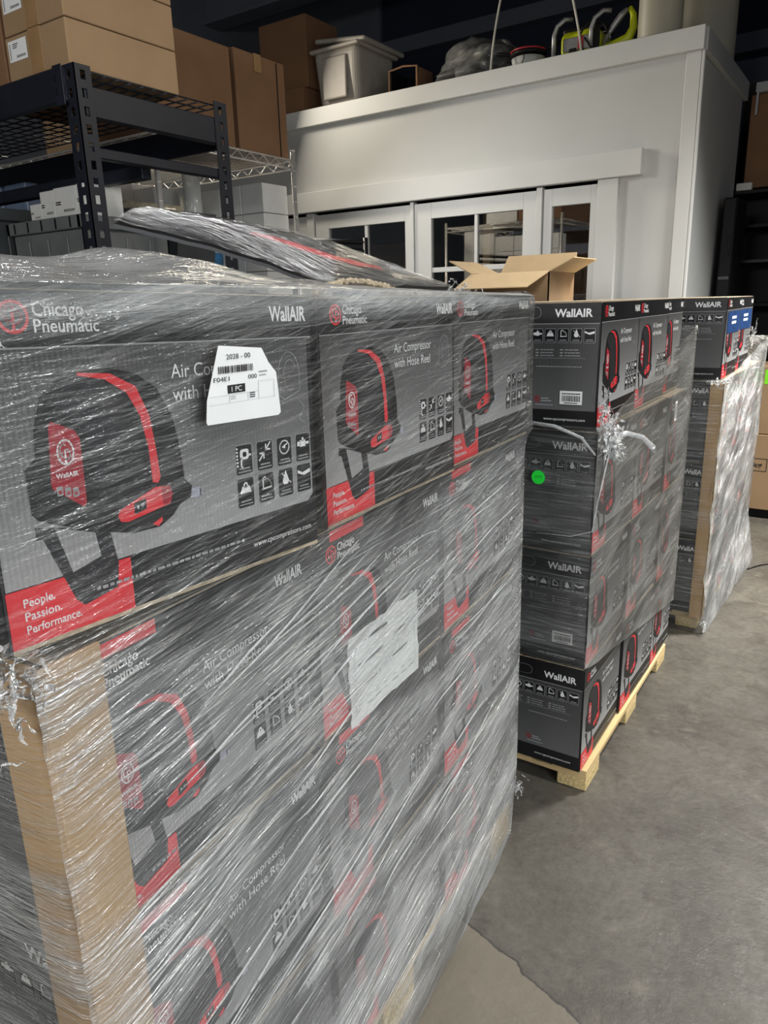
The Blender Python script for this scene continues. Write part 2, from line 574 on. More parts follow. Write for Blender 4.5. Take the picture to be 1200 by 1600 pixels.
class Art:
    """flat printed artwork, laid out in panel metres (u right, v up), several inks"""
    def __init__(s):
        s.v, s.f, s.m, s.mats = [], [], [], []

    def mi(s, m):
        if m not in s.mats:
            s.mats.append(m)
        return s.mats.index(m)

    def poly(s, pts, m, k=1):
        tris = tessellate_polygon([[Vector((p[0], p[1], 0)) for p in pts]])
        b = len(s.v)
        s.v += [(p[0], p[1], k) for p in pts]
        for t in tris:
            s.f.append([b+i for i in t])
            s.m.append(s.mi(m))
        return s

    def rect(s, x0, y0, x1, y1, m, k=1):
        return s.poly([(x0, y0), (x1, y0), (x1, y1), (x0, y1)], m, k)

    def rrect(s, x0, y0, x1, y1, r, m, k=1):
        pts = []
        for cx, cy, a0 in ((x1-r, y0+r, -90), (x1-r, y1-r, 0), (x0+r, y1-r, 90), (x0+r, y0+r, 180)):
            for i in range(5):
                a = math.radians(a0+i*22.5)
                pts.append((cx+r*math.cos(a), cy+r*math.sin(a)))
        return s.poly(pts, m, k)

    def disc(s, cx, cy, r, m, k=1, n=28, ry=None):
        ry = ry or r
        return s.poly([(cx+r*math.cos(i*2*math.pi/n), cy+ry*math.sin(i*2*math.pi/n)) for i in range(n)], m, k)

    def stroke(s, pts, w_, m, k=1):
        for (x0, y0), (x1, y1) in zip(pts, pts[1:]):
            dx, dy = x1-x0, y1-y0
            l = math.hypot(dx, dy) or 1
            nx, ny = -dy/l*w_/2, dx/l*w_/2
            ex, ey = dx/l*w_*.3, dy/l*w_*.3
            s.poly([(x0+nx-ex, y0+ny-ey), (x0-nx-ex, y0-ny-ey), (x1-nx+ex, y1-ny+ey), (x1+nx+ex, y1+ny+ey)], m, k)
        return s

    def arc(s, cx, cy, r, a0, a1, w_, m, k=1, n=16, ry=None):
        ry = ry or r
        return s.stroke([(cx+r*math.cos(math.radians(a0+(a1-a0)*i/n)), cy+ry*math.sin(math.radians(a0+(a1-a0)*i/n))) for i in range(n+1)], w_, m, k)

    def text(s, body, x0, y0, x1, cap, m, k=2, bold=0.0):
        """from x0 to x1 on baseline y0; cap = capital height"""
        vs, fs = text_geo(body, bold)
        if not vs:
            return s
        ax, bx = min(v[0] for v in vs), max(v[0] for v in vs)
        capv, _ = text_geo('H', bold)
        ch = max(v[1] for v in capv)
        sx, sy = (x1-x0)/(bx-ax), cap/ch
        b = len(s.v)
        s.v += [(x0+(v[0]-ax)*sx, y0+v[1]*sy, k) for v in vs]
        for f in fs:
            s.f.append([b+i for i in f])
            s.m.append(s.mi(m))
        return s

    def mesh(s, name, fn):
        me = bpy.data.meshes.new(name)
        me.from_pydata([fn(*v) for v in s.v], [], s.f)
        for m in s.mats:
            me.materials.append(M[m])
        for p, k in zip(me.polygons, s.m):
            p.material_index = k
        me.update()
        return me


def logo(a, cx, cy, r, ring, inner, k=2):
    """round compressor-maker's mark: ring with the letters c and p interlocked"""
    a.disc(cx, cy, r, ring, k)
    a.disc(cx, cy, r*0.80, inner, k+1)
    w_ = r*0.17
    a.arc(cx-r*.12, cy+r*.16, r*.42, 60, 270, w_, ring, k+2)
    a.arc(cx+r*.14, cy-r*.02, r*.36, -120, 110, w_, ring, k+2)
    a.stroke([(cx-r*.02, cy+r*.32), (cx-r*.02, cy-r*.72)], w_, ring, k+2)
    a.stroke([(cx+r*.1, cy+r*.32), (cx-r*.05, cy+r*.32)], w_, ring, k+2)


def icon(a, x, y, w_, h_, kind, k=2):
    """rounded pictogram tile with white outline, black ground, white sign and two small caption lines"""
    a.rrect(x, y, x+w_, y+h_, w_*.12, 'lgrey', k)
    t = w_*.035
    a.rrect(x+t, y+t, x+w_-t, y+h_-t, w_*.10, 'unit', k+1)
    cx, cy, q, K = x+w_/2, y+h_*.64, w_*.5, k+2
    if kind == 0:      # reel on a wall with hose
        for i in range(6):
            a.rect(x+w_*.06, y+h_*.30+i*h_*.11, x+w_*.16, y+h_*.36+i*h_*.11, 'white', K)
        a.rrect(cx-q*.45, cy-q*.35, cx+q*.55, cy+q*.55, q*.25, 'white', K)
        a.rrect(cx-q*.15, cy-q*.12, cx+q*.28, cy+q*.30, q*.12, 'unit', K+1)
        a.stroke([(cx-q*.3, cy-q*.2), (cx-q*.35, cy-q*.9), (cx-q*.1, cy-q*1.15)], q*.16, 'white', K)
        a.rect(cx+q*.5, cy-q*.1, cx+q*.8, cy+q*.08, 'white', K)
    elif kind == 1:    # two arrows meeting
        for sgn in (1, -1):
            a.stroke([(cx+sgn*q*.7, cy+sgn*q*.75), (cx+sgn*q*.14, cy+sgn*q*.14)], q*.13, 'white', K)
            a.stroke([(cx+sgn*q*.14, cy+sgn*q*.6), (cx+sgn*q*.12, cy+sgn*q*.12), (cx+sgn*q*.6, cy+sgn*q*.14)], q*.13, 'white', K)
    elif kind == 2:    # gauge
        a.arc(cx, cy, q*.6, 0, 360, q*.12, 'white', K)
        a.stroke([(cx-q*.25, cy), (cx+q*.35, cy+q*.28)], q*.12, 'white', K)
        a.disc(cx, cy, q*.12, 'white', K+1, 8)
    elif kind == 3:    # motor
        a.rect(cx-q*.4, cy-q*.3, cx+q*.35, cy+q*.3, 'white', K)
        a.rect(cx-q*.75, cy-q*.2, cx-q*.3, cy+q*.2, 'white', K)
        a.rect(cx+q*.3, cy-q*.12, cx+q*.8, cy+q*.12, 'white', K)
        a.rect(cx-q*.12, cy+q*.2, cx+q*.12, cy+q*.55, 'white', K)
    elif kind == 4:    # weight
        a.poly([(cx-q*.65, cy-q*.4), (cx+q*.65, cy-q*.4), (cx+q*.42, cy+q*.2), (cx-q*.42, cy+q*.2)], 'white', K)
        a.disc(cx, cy+q*.3, q*.26, 'white', K, 12)
        a.disc(cx, cy+q*.3, q*.11, 'unit', K+1, 8)
    elif kind == 5:    # swivel bracket
        a.stroke([(cx-q*.4, cy-q*.45), (cx-q*.4, cy+q*.5), (cx-q*.1, cy+q*.6)], q*.12, 'white', K)
        a.arc(cx-q*.2, cy-q*.35, q*.8, 0, 80, q*.10, 'white', K)
        a.stroke([(cx-q*.5, cy-q*.45), (cx+q*.6, cy-q*.4)], q*.14, 'white', K)
    elif kind == 6:    # crossed-out drop
        a.poly([(cx, cy+q*.75), (cx+q*.42, cy-q*.2), (cx+q*.25, cy-q*.55), (cx-q*.25, cy-q*.55), (cx-q*.42, cy-q*.2)], 'white', K)
        a.stroke([(cx-q*.5, cy+q*.5), (cx+q*.65, cy-q*.5)], q*.09, 'white', K+1)
    else:              # hose coupling in a hand
        a.poly([(cx-q*.85, cy+q*.45), (cx-q*.2, cy+q*.15), (cx+q*.85, cy+q*.4), (cx+q*.85, cy+q*.05), (cx, cy-q*.15), (cx-q*.85, cy+q*.15)], 'white', K)
    a.rect(cx-w_*.30, y+h_*.20, cx+w_*.30, y+h_*.245, 'lgrey', K)
    a.rect(cx-w_*.38, y+h_*.10, cx+w_*.38, y+h_*.14, 'lgrey', K)


W, H, D = 0.46, 0.368, 0.42
VO = 0.012                       # print starts this far above the carton's foot


def front_art(panel='grey', red_top=False, top=0.352):
    a = Art()
    a.rect(0.002, -0.006, W-0.002, top, 'black', 0)
    a.rect(0.002, -0.011, W-0.002, -0.006, 'kraft_edge', 0.2)
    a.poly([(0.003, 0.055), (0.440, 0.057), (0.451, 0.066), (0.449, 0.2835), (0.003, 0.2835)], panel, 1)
    a.rect(0.003, 0.2835, W-.003, 0.2852, 'lgrey', 1.4)
    # red corner block and slogan
    a.rect(0.002, -0.006, 0.143, 0.054, 'red', 2)
    a.text('People.', 0.018, 0.035, 0.051, 0.0088, 'white', 6, .01)
    a.text('Passion.', 0.018, 0.021, 0.057, 0.0088, 'white', 6, .01)
    a.text('Performance.', 0.018, 0.007, 0.078, 0.0088, 'white', 6, .01)
    if red_top:
        a.rect(0.045, 0.334, 0.150, 0.352, 'red', 2)
    # header
    logo(a, 0.047, 0.313, 0.0155, 'red', 'unit')
    a.text('Chicago', 0.066, 0.3135, 0.119, 0.0135, 'white', 3, .012)
    a.text('Pneumatic', 0.066, 0.2985, 0.135, 0.0125, 'white', 3, .012)
    a.text('WallAIR', 0.380, 0.306, 0.449, 0.0185, 'white', 3, .025)
    # title
    a.text('Air Compressor', 0.2195, 0.245, 0.357, 0.0155, 'white', 3)
    a.text('with Hose Reel', 0.2195, 0.2195, 0.353, 0.0155, 'white', 3)
    # line drawing of the unit on its bracket
    a.arc(0.412, 0.236, 0.020, 10, 175, 0.0012, 'lgrey', 3, ry=.030)
    a.stroke([(0.392, 0.238), (0.390, 0.212), (0.402, 0.204), (0.432, 0.214), (0.432, 0.240)], 0.0012, 'lgrey', 3)
    a.arc(0.414, 0.236, 0.012, 30, 300, 0.001, 'lgrey', 3, ry=.020)
    a.stroke([(0.390, 0.216), (0.378, 0.213)], 0.0025, 'lgrey', 3)
    a.stroke([(0.432, 0.20), (0.440, 0.19), (0.428, 0.176), (0.441, 0.168)], 0.001, 'lgrey', 3)
    # the compressor
    a.poly([(0.040, 0.112), (0.040, 0.099), (0.047, 0.098), (0.074, 0.026), (0.083, 0.017), (0.124, 0.025), (0.128, 0.052), (0.121, 0.094)], 'unit2', 3)
    a.poly([(0.060, 0.107), (0.104, 0.092), (0.108, 0.065), (0.074, 0.056)], 'grey', 3.8)
    a.poly([(0.039, 0.125), (0.038, 0.170), (0.050, 0.180), (0.052, 0.208), (0.062, 0.238), (0.078, 0.251), (0.107, 0.259), (0.140, 0.261), (0.172, 0.254), (0.198, 0.236),
            (0.216, 0.203), (0.224, 0.160), (0.226, 0.128), (0.236, 0.118), (0.232, 0.104), (0.218, 0.100), (0.205, 0.088), (0.186, 0.079), (0.150, 0.080), (0.112, 0.091), (0.062, 0.110), (0.045, 0.118)], 'unit', 4)
    a.poly([(0.066, 0.236), (0.080, 0.247), (0.108, 0.254), (0.138, 0.246), (0.158, 0.228), (0.168, 0.200), (0.172, 0.150), (0.168, 0.118), (0.120, 0.104), (0.112, 0.150), (0.104, 0.205)], 'unit2', 4.5)
    a.poly([(0.104, 0.2585), (0.141, 0.2555), (0.171, 0.240), (0.185, 0.207), (0.190, 0.168), (0.1925, 0.136), (0.1885, 0.130), (0.1815, 0.132), (0.180, 0.172), (0.173, 0.208), (0.159, 0.234), (0.134, 0.250), (0.104, 0.2555)], 'red', 5)
    a.poly([(0.067, 0.210), (0.070, 0.2135), (0.094, 0.202), (0.099, 0.193), (0.0985, 0.126), (0.095, 0.122), (0.063, 0.147), (0.0625, 0.152)], 'badge', 5)
    a.arc(0.0815, 0.1815, 0.0088, 0, 360, .0018, 'white', 6, ry=.0125)
    a.arc(0.0800, 0.1835, 0.0042, 60, 270, .0016, 'white', 6, ry=.006)
    a.arc(0.0828, 0.1790, 0.0036, -120, 110, .0016, 'white', 6, ry=.005)
    a.stroke([(0.0812, 0.1830), (0.0812, 0.1700)], .0016, 'white', 6)
    a.text('WallAIR', 0.0685, 0.1560, 0.0930, 0.0052, 'white', 6, .02)
    for i in range(3):
        a.rrect(0.0675+i*.0085, 0.1385-i*.002, 0.0740+i*.0085, 0.1480-i*.002, .001, 'lgrey', 6)
        a.rect(0.0690+i*.0085, 0.1405-i*.002, 0.0725+i*.0085, 0.1440-i*.002, 'badge', 7)
    a.poly([(0.133, 0.103), (0.136, 0.109), (0.184, 0.126), (0.204, 0.124), (0.207, 0.114), (0.203, 0.103), (0.145, 0.094), (0.136, 0.096)], 'red', 5)
    a.poly([(0.192, 0.124), (0.204, 0.124), (0.207, 0.114), (0.203, 0.103), (0.193, 0.103)], 'badge', 5.4)
    a.poly([(0.154, 0.113), (0.170, 0.1165), (0.170, 0.104), (0.154, 0.100)], 'unit', 6)
    a.rect(0.158, 0.106, 0.160, 0.110, 'white', 7)
    a.arc(0.165, 0.109, 0.0015, 0, 360, .0007, 'white', 7, 8)
    a.poly([(0.176, 0.0845), (0.190, 0.090), (0.190, 0.085), (0.184, 0.080)], 'red', 5)
    a.rrect(0.2345, 0.1025, 0.2500, 0.1145, .002, 'silver', 4.5)
    a.rect(0.2470, 0.1035, 0.2490, 0.1135, 'unit2', 5)
    # pictograms
    kinds = (0, 1, 2, 3, 4, 5, 6, 7)
    for i in range(8):
        icon(a, 0.3070+(i % 4)*0.0372, 0.1150-(i//4)*0.0430, 0.0300, 0.0400, kinds[i])
    a.text('www.cpcompressors.com', 0.330, 0.016, 0.444, 0.0075, 'white', 3)
    # row of small unreadable print
    random.seed(3)
    x = 0.098
    while x < 0.315:
        l = random.uniform(.003, .010)
        a.rect(x, 0.0285, x+l, 0.0320, 'lgrey', 7)
        x += l+.0022
    if panel != 'grey':
        pass
    return a


def end_art(top=0.352):
    a = Art()
    a.rect(0.002, -0.008, D-0.002, top, 'black', 0)
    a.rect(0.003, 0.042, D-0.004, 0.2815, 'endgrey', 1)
    a.rect(0.003, 0.2810, D-.003, 0.2828, 'lgrey', 1.4)
    # hand hole, punched and pushed in
    a.rrect(0.152, 0.297, 0.245, 0.329, 0.0155, 'lgrey', 2)
    a.rrect(0.1528, 0.2978, 0.2442, 0.3282, 0.0150, 'unit', 3)
    a.text('WallAIR', 0.286, 0.300, 0.396, 0.0215, 'white', 3, .025)
    for i, kd in enumerate((0, 2, 3, 4, 5, 6, 7)):  # near-black sheet stands in for the dark void behind the shelving
        icon(a, 0.142+i*0.0385, 0.229, 0.0335, 0.0400, kd)
    random.seed(5)
    for c_ in (0.150, 0.231, 0.305):
        for r_ in range(3):
            y = 0.209-r_*.008
            a.rect(c_, y, c_+.009, y+.0035, 'lgrey', 2)
            x = c_+.014
            for q in range(4):
                l = random.uniform(.006, .013)
                if x+l < c_+.072:
                    a.rect(x, y+.0005, x+l, y+.003, 'lgrey', 2)
                x += l+.0015
    a.rect(0.150, 0.1875, 0.382, 0.1883, 'lgrey', 2)
    x = 0.235
    while x < 0.365:
        l = random.uniform(.004, .010)
        a.rect(x, 0.163, x+l, 0.1655, 'lgrey', 2)
        x += l+.002
    logo(a, 0.240, 0.071, 0.0095, 'badge', 'endgrey', 2)
    a.rect(0.252, 0.072, 0.276, 0.0755, 'lgrey', 2)
    a.rect(0.252, 0.065, 0.284, 0.0685, 'lgrey', 2)
    a.rect(0.235, 0.054, 0.290, 0.0565, 'lgrey', 2)
    a.text('www.cpcompressors.com', 0.262, 0.012, 0.388, 0.0078, 'white', 3)
    return a


def barcode_art(w_, h_):
    a = Art()
    a.rect(0, 0, w_, h_, 'paper', 0)
    random.seed(11)
    x = w_*.1
    while x < w_*.88:
        l = random.choice((.0007, .0012, .002))
        a.rect(x, h_*.22, x+l, h_*.66, 'ink', 1)
        x += l+random.choice((.0008, .0014))
    x = w_*.1
    while x < w_*.85:
        l = random.uniform(.003, .006)
        a.rect(x, h_*.75, x+l, h_*.84, 'ink', 1)
        x += l+.001
    a.rect(w_*.2, h_*.08, w_*.8, h_*.14, 'ink', 1)
    return a


LAY = 0.00022
def fmap(u, v, k): return (0.0012+k*LAY, u, v+VO)
def emap(u, v, k): return (-D+u, -0.0012-k*LAY, v+VO)


ME = {'front': front_art().mesh('front_print', fmap),
      'front_red': front_art(red_top=True).mesh('front_print_red_top', fmap),
      'end': end_art().mesh('end_print', emap),
      'front_low': front_art(top=0.337).mesh('front_print_top_row', fmap),
      'end_low': end_art(top=0.337).mesh('end_print_top_row', emap),
      'bar': barcode_art(0.067, 0.038).mesh('barcode_label', lambda u, v, k: (-D+0.310+u, -0.0032-k*LAY, v+VO+0.059))}


def blue_art():
    a = front_art(top=0.337)
    a.rrect(0.030, 0.185, 0.430, 0.279, 0.02, 'blue', 9)
    for i in range(2):
        a.rect(0.16, 0.245-i*.022, 0.30, 0.257-i*.022, 'white', 10)
    return a


ME['front_blue'] = blue_art().mesh('front_print_blue', fmap)


def carton_body_mesh(H=H):
    b = MB()
    b.box(-D, 0, 0, W, 0, H-0.004, 'black', 0.004, 2)
    # closed top flaps, kraft edges showing
    b.box(-D+.004, -D/2-.001, .004, W-.004, H-.005, H, 'kraft_edge', 0.001)
    b.box(-D/2+.001, -.004, .004, W-.004, H-.005, H-.0005, 'kraft_edge', 0.001)
    b.box(-D/2-.025, -D/2+.025, .004, W-.004, H-.0004, H, 'tape')
    bmesh.ops.recalc_face_normals(b.bm, faces=b.bm.faces[:])
    me = bpy.data.meshes.new('carton_body')
    b.bm.to_mesh(me)
    b.bm.free()
    for m in b.mats:
        me.materials.append(M[m])
    return me


ME['body'] = carton_body_mesh()
ME['body_low'] = carton_body_mesh(0.352)


def carton(label, group, loc, rz, front='front', end=False, bar=False, scale=(1, 1, 1), tilt=0.0, low=False):
    r = empty('compressor_carton', label, 'carton', loc, rz, group)
    r.scale = scale
    r.rotation_euler = (tilt, 0, rz)
    body = link_mesh('carton_body', ME['body_low' if low else 'body'], r)
    if front:
        link_mesh('front_print', ME[front], r)
    if end:
        link_mesh('end_print', ME['end_low' if low else 'end'], r)
    if bar:
        link_mesh('barcode_label', ME['bar'], body)['label'] = 'white barcode label'
    return r


# ------------------------------------------------------------------ setting
b = MB(); b.box(-9, 6, -5, 9, -0.1, 0, 'floor')
struct(b.build('floor'))
b = MB(); b.box(-9, 6, 8.6, 8.7, 0, 5.4, 'navy')
b.box(-9, 6, 8.54, 8.6, 0.0, 3.75, 'backwall')
b.box(-9, -5.7, 8.54, 8.6, 3.75, 5.4, 'backwall')
for z in (3.8, 4.5):
    b.box(-9, 6, 8.45, 8.6, z, z+0.16, 'backwall')
struct(b.build('wall_back'))
b = MB(); b.box(-7.1, -7.0, -5, 8.6, 0, 5.4, 'backwall')
struct(b.build('wall_left'))
b = MB(); b.box(-9, 6, -5, 8.7, 5.4, 5.5, 'navy')
struct(b.build('ceiling'))
for i, y in enumerate((5.2, 6.9)):
    b = MB(); b.box(-7, 6, y, y+0.14, 4.75, 5.05, 'backwall'); b.box(-7, 6, y-.06, y+0.20, 4.72, 4.76, 'backwall')
    struct(b.build('trim_%d' % (i+1)))

# inner office: white box room with glazed doors; front at y = 5.1, corner at x = -1.118
OY, OX, OZ = 5.1, -1.118, 3.109
b = MB()
b.box(-7, -4.95, OY+.03, OY+.12, 0, OZ-.02, 'paint_wall')
b.box(-4.95, -1.60, OY+.03, OY+.12, 2.36, OZ-.02, 'paint_wall')
b.box(-1.60, OX-.02, OY+.03, OY+.12, 0, OZ-.02, 'paint_wall')
struct(b.build('wall_front'))
b = MB()
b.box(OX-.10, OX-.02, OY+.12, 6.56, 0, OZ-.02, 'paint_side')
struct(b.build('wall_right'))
b = MB()
b.box(-7, OX-.10, 6.50, 6.56, 0, OZ-.02, 'dark')
struct(b.build('wall_rear'))
b = MB()
b.box(-7, OX-.02, OY+.03, 6.56, OZ-.02, OZ-.005, 'paint_wall')
struct(b.build('ceiling_office'))
# boards
def trim(n, *boxes, m='paint'):
    b = MB()
    for q in boxes:
        b.box(*q, m, 0.003)
    return struct(b.build('trim_%d' % n))
trim(3, (-7, OX, OY-.02, OY+.03, 2.985, OZ))                      # fascia, front
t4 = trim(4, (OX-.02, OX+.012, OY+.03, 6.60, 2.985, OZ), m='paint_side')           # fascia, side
trim(5, (OX-.10, OX-.014, OY+.005, OY+.03, 0, 2.984), (OX-.012, OX+.004, OY+.005, OY+.035, 0, 2.984))   # corner boards
trim(6, (-6.9, -1.433, OY-.035, OY+.03, 2.340, 2.495))             # door header
trim(7, (-1.712, -1.577, OY-.012, OY+.03, 0, 2.339))              # door casing
trim(8, (-2.140, -2.098, OY, OY+.06, 0, 2.335), (-3.166, -3.136, OY, OY+.06, 0, 2.335), (-4.190, -4.113, OY, OY+.06, 0, 2.335))
b = MB()
for x, z in ((OX-.05, 2.93), (OX-.06, 2.05), (OX-.062, 1.78), (OX-.012, 3.02), (OX-.012, 3.07), (OX-.012, 3.00), (-2.35, 3.04), (-1.95, 2.40), (-2.44, 2.38)):
    pass
b.bm.free()


def glazed_door(n, x0, x1, panes, hinge=None, decal=False):
    o = MB()
    zt = 2.318
    pz0, pz1 = 0.35, 2.206
    xs = [p for q in panes for p in q]
    o.box(x0, xs[0], OY+.015, OY+.055, 0.01, zt, 'paint', .002)
    o.box(xs[-1], x1, OY+.015, OY+.055, 0.01, zt, 'paint', .002)
    o.box(xs[0], xs[-1], OY+.015, OY+.055, pz1, zt, 'paint', .002)
    o.box(xs[0], xs[-1], OY+.015, OY+.055, 0.01, pz0, 'paint', .002)
    for (a0, a1), (b0, b1) in zip(panes, panes[1:]):
        o.box(a1, b0, OY+.02, OY+.05, pz0, pz1, 'paint', .002)
    for z in (1.835, 1.36, 0.85):
        o.box(xs[0], xs[-1], OY+.022, OY+.048, z-.018, z+.018, 'paint', .002)
    d = struct(o.build('door_%d' % n))
    for a0, a1 in panes:
        g = MB(); g.box(a0, a1, OY+.033, OY+.037, pz0, pz1, 'glass')
        g.build('glass_pane', d)
    if hinge:
        h = MB()
        for z in (2.03, 0.3):
            h.tube([(hinge, OY+.008, z-.05), (hinge, OY+.008, z+.05)], .008, 'brass')
            h.box(hinge-.012, hinge+.012, OY+.008, OY+.014, z-.05, z+.05, 'brass')
        h.build('hinge', d)['label'] = 'brass hinge'
    if decal:
        a = Art()
        a.rect(0, 0, .062, .27, 'paper', 0)
        a.rect(.012, .195, .048, .245, 'decalblue', 1)
        a.text('AM', .016, .222, .044, .012, 'white', 2, .03)
        a.text('EX', .018, .203, .042, .012, 'white', 2, .03)
        a.rect(.010, .125, .050, .165, 'ink', 1)
        a.disc(.023, .145, .011, 'red', 2)
        a.disc(.037, .145, .011, 'decalorange', 3)
        a.rect(.010, .096, .050, .104, 'decalblue', 1)
        a.rect(.014, .082, .046, .088, 'ink', 1)
        a.text('VISA', .012, .050, .048, .012, 'decalblue', 1, .03)
        a.rect(.010, .028, .050, .034, 'decalorange', 1)
        me = a.mesh('card_decal', lambda u, v, k: (a0x+u, OY+.031-k*.0006, 1.55+v))
        link_mesh('card_decal', me, d)['label'] = 'white strip of payment card symbols'
    return d


M['decalblue'] = mat('decal_blue', (0.03, 0.16, 0.55), 0.4, bump=0)
M['decalorange'] = mat('decal_orange', (0.85, 0.28, 0.03), 0.4, bump=0)
a0x = -2.040
glazed_door(1, -5.1, -4.195, [(-4.97, -4.66), (-4.63, -4.33)])
glazed_door(2, -4.111, -3.168, [(-3.969, -3.610), (-3.580, -3.223)])
glazed_door(3, -3.134, -2.142, [(-2.988, -2.625), (-2.600, -2.242)], hinge=-2.128)
glazed_door(4, -2.094, -1.716, [(-2.030, -1.762)], decal=True)

# inside the office; the boxes stand in for reflections in the panes
def kraft_box(name, label, x0, x1, y0, y1, z0, z1, m='kraft', tape=None, cat='box', group=None, rz=0, seam=True, lid=0.0):
    cx, cy = (x0+x1)/2, (y0+y1)/2
    r = empty(name, label, cat, (cx, cy, z0), rz, group)
    hx, hy, hz = (x1-x0)/2, (y1-y0)/2, z1-z0
    b = MB(); b.box(-hx, hx, -hy, hy, 0, hz, m, 0.004, 2)
    body = b.build('box_body', r)
    b = MB()
    b.box(-hx+.002, hx-.002, -.0015, .0015, hz+.0002, hz+.0012, 'darkplastic')
    b.build('lid_seam', body)
    if tape:
        b = MB()
        if tape in ('front', 'both'):
            tw = min(.03, hx*.3)
            b.box(-tw, tw, -hy-.0012, hy+.0012, 0.001, hz+.0016, 'tape')
        if tape == 'side':
            tw = .03
            b.box(-hx-.0012, hx+.0012, -tw, tw, 0.001, hz+.0016, 'tape')
        b.build('tape_strip', body)
    return r


kraft_box('cardboard_box', 'kraft box behind the right narrow pane, standing in for a reflection', -2.30, -1.80, 5.75, 6.15, 1.60, 2.10, 'kraft')
kraft_box('cardboard_box', 'brown box behind the left double door, standing in for a reflection', -3.95, -3.45, 5.7, 6.1, 1.602, 2.10, 'kraft')
b = MB(); b.box(-4.3, -1.7, 5.65, 6.3, 1.56, 1.60, 'darkplastic')
for x in (-4.25, -3.0, -1.78):
    for y in (5.68, 6.25):
        b.box(x, x+.04, y, y+.04, 0, 1.56, 'darkplastic')
tag(b.build('office_shelf'), 'dark shelf inside the office holding boxes behind the panes', 'shelf')
b = MB(); b.box(-2.72, -2.66, 5.45, 5.51, 0, 2.3, 'wood', .003)
tag(b.build('timber_post'), 'upright timber seen through the right pane of the wide door', 'post')

# ------------------------------------------------------------------ rack at left
RX, RY0, RY1 = -2.12, 1.53, 2.15


def upright(x, y, ztop, flip):
    b = MB()
    # angle profile with keyhole slots: two webs made as ladders of plates between the slots
    wd, th = .058, .003
    def web(axis):
        z = 0.0
        while z < ztop-.001:
            z1 = min(z+.050, ztop)
            def plate(a0, a1, za, zb):
                if axis == 'x':
                    b.box(x-a1, x-a0, y, y+th, za, zb, 'rack')
                else:
                    b.box(x-th, x, y+a0 if not flip else y-a1, y+a1 if not flip else y-a0, za, zb, 'rack')
            plate(0, .020, z, z1); plate(.038, wd, z, z1); plate(.020, .038, z, min(z+.024, z1))
            z = z1
    web('x'); web('y')
    return b


rack = empty('storage_rack', 'blue-black slotted steel rack at left holding brown boxes', 'rack', (RX, RY0, 0))
def rpart(b, name):
    o = b.build(name, rack)
    o.location = (-RX, -RY0, 0)
    return o
rpart(upright(RX, RY0, 2.315, False), 'upright_post')
rpart(upright(RX, RY1, 2.315, True), 'upright_post')
rpart(upright(RX-1.85, RY0, 2.315, False), 'upright_post')
rpart(upright(RX-1.85, RY1, 2.315, True), 'upright_post')
b = MB(); b.box(RX-1.83, RX-.045, RY0-.012, RY0+.010, 2.215, 2.312, 'rack', .004)
b.box(RX-.085, RX-.040, RY0-.016, RY0-.012, 2.205, 2.315, 'rack', .001)
for z in (2.235, 2.27):
    b.box(RX-.075, RX-.068, RY0-.018, RY0-.015, z, z+.02, 'darkplastic')
rpart(b, 'front_beam')
b = MB(); b.box(RX-1.83, RX-.045, RY1-.02, RY1+.002, 2.165, 2.262, 'rack', .004)
rpart(b, 'rear_beam')
b = MB(); b.box(RX-.040, RX-.006, RY0+.01, RY1-.01, 2.060, 2.092, 'rack', .003)
rpart(b, 'side_brace')
b = MB(); b.box(RX-.040, RX-.004, RY0+.03, RY1-.02, 2.175, 2.262, 'rack', .003)
rpart(b, 'side_beam')
b = MB()
for i in range(13):
    y = RY0+.02+i*.048
    b.tube([(RX-1.80, y, 2.300), (RX-.01, y, 2.300)], .0028, 'rack', 5)
for i in range(26):
    x = RX-.02-i*.07
    b.tube([(x, RY0+.005, 2.305), (x, RY1-.005, 2.305)], .0028, 'rack', 5)
rpart(b, 'wire_deck')
b = MB(); b.box(RX-1.83, RX-.045, RY0-.010, RY0+.01, 1.50, 1.575, 'rack', .004); b.box(RX-1.83, RX-.045, RY1-.02, RY1, 1.50, 1.575, 'rack', .004)
b.box(RX-1.83, RX-.01, RY0+.01, RY1-.02, 1.575, 1.59, 'darkplastic')
rpart(b, 'lower_shelf')
b = MB(); b.box(RX-1.82, RX-.06, RY0+.26, RY0+.30, 2.03, 2.075, 'rack', .003)
rpart(b, 'cross_brace')

BX0, BX1 = -2.462, -2.142
r = kraft_box('cardboard_box', 'kraft box with white label resting on the blue-black rack', BX0, BX1, RY0+.005, RY0+.425, 2.3085, 2.440, tape='front')
def ship_label(parent, x0, z0, y, w_, h_):
    a = Art()
    a.rect(0, 0, w_, h_, 'paper', 0)
    for i in range(3):
        a.rect(w_*.25, h_*(.80-i*.09), w_*(.55-.04*i), h_*(.84-i*.09), 'ink', 1)
    for i in range(11):
        a.rect(w_*.42+i*w_*.045, h_*.14, w_*.445+i*w_*.045, h_*.26, 'ink', 1)
    for i in range(14):
        a.rect(w_*.06, h_*(.12+.055*i), w_*.13, h_*(.145+.055*i), 'ink', 1)
    me = a.mesh('shipping_label', lambda u, v, k: (x0+u, y-.0016-k*.0004, z0+v))
    link_mesh('shipping_label', me, [c for c in parent.children if c.name.startswith('box_body')][0])['label'] = 'white shipping label'
hx = (BX1-BX0)/2
ship_label(r, -hx+.017, .060, -.21, .10, .058)
r = kraft_box('cardboard_box', 'kraft box with cut-off label, stacked second on the rack', BX0+.004, BX1, RY0+.005, RY0+.425, 2.4425, 2.574, tape='front')
ship_label(r, -hx+.017, .060, -.21, .10, .058)
kraft_box('cardboard_box', 'topmost brown box of the stack on the rack, cut by the frame', BX0, BX1, RY0+.005, RY0+.425, 2.5765, 2.706)
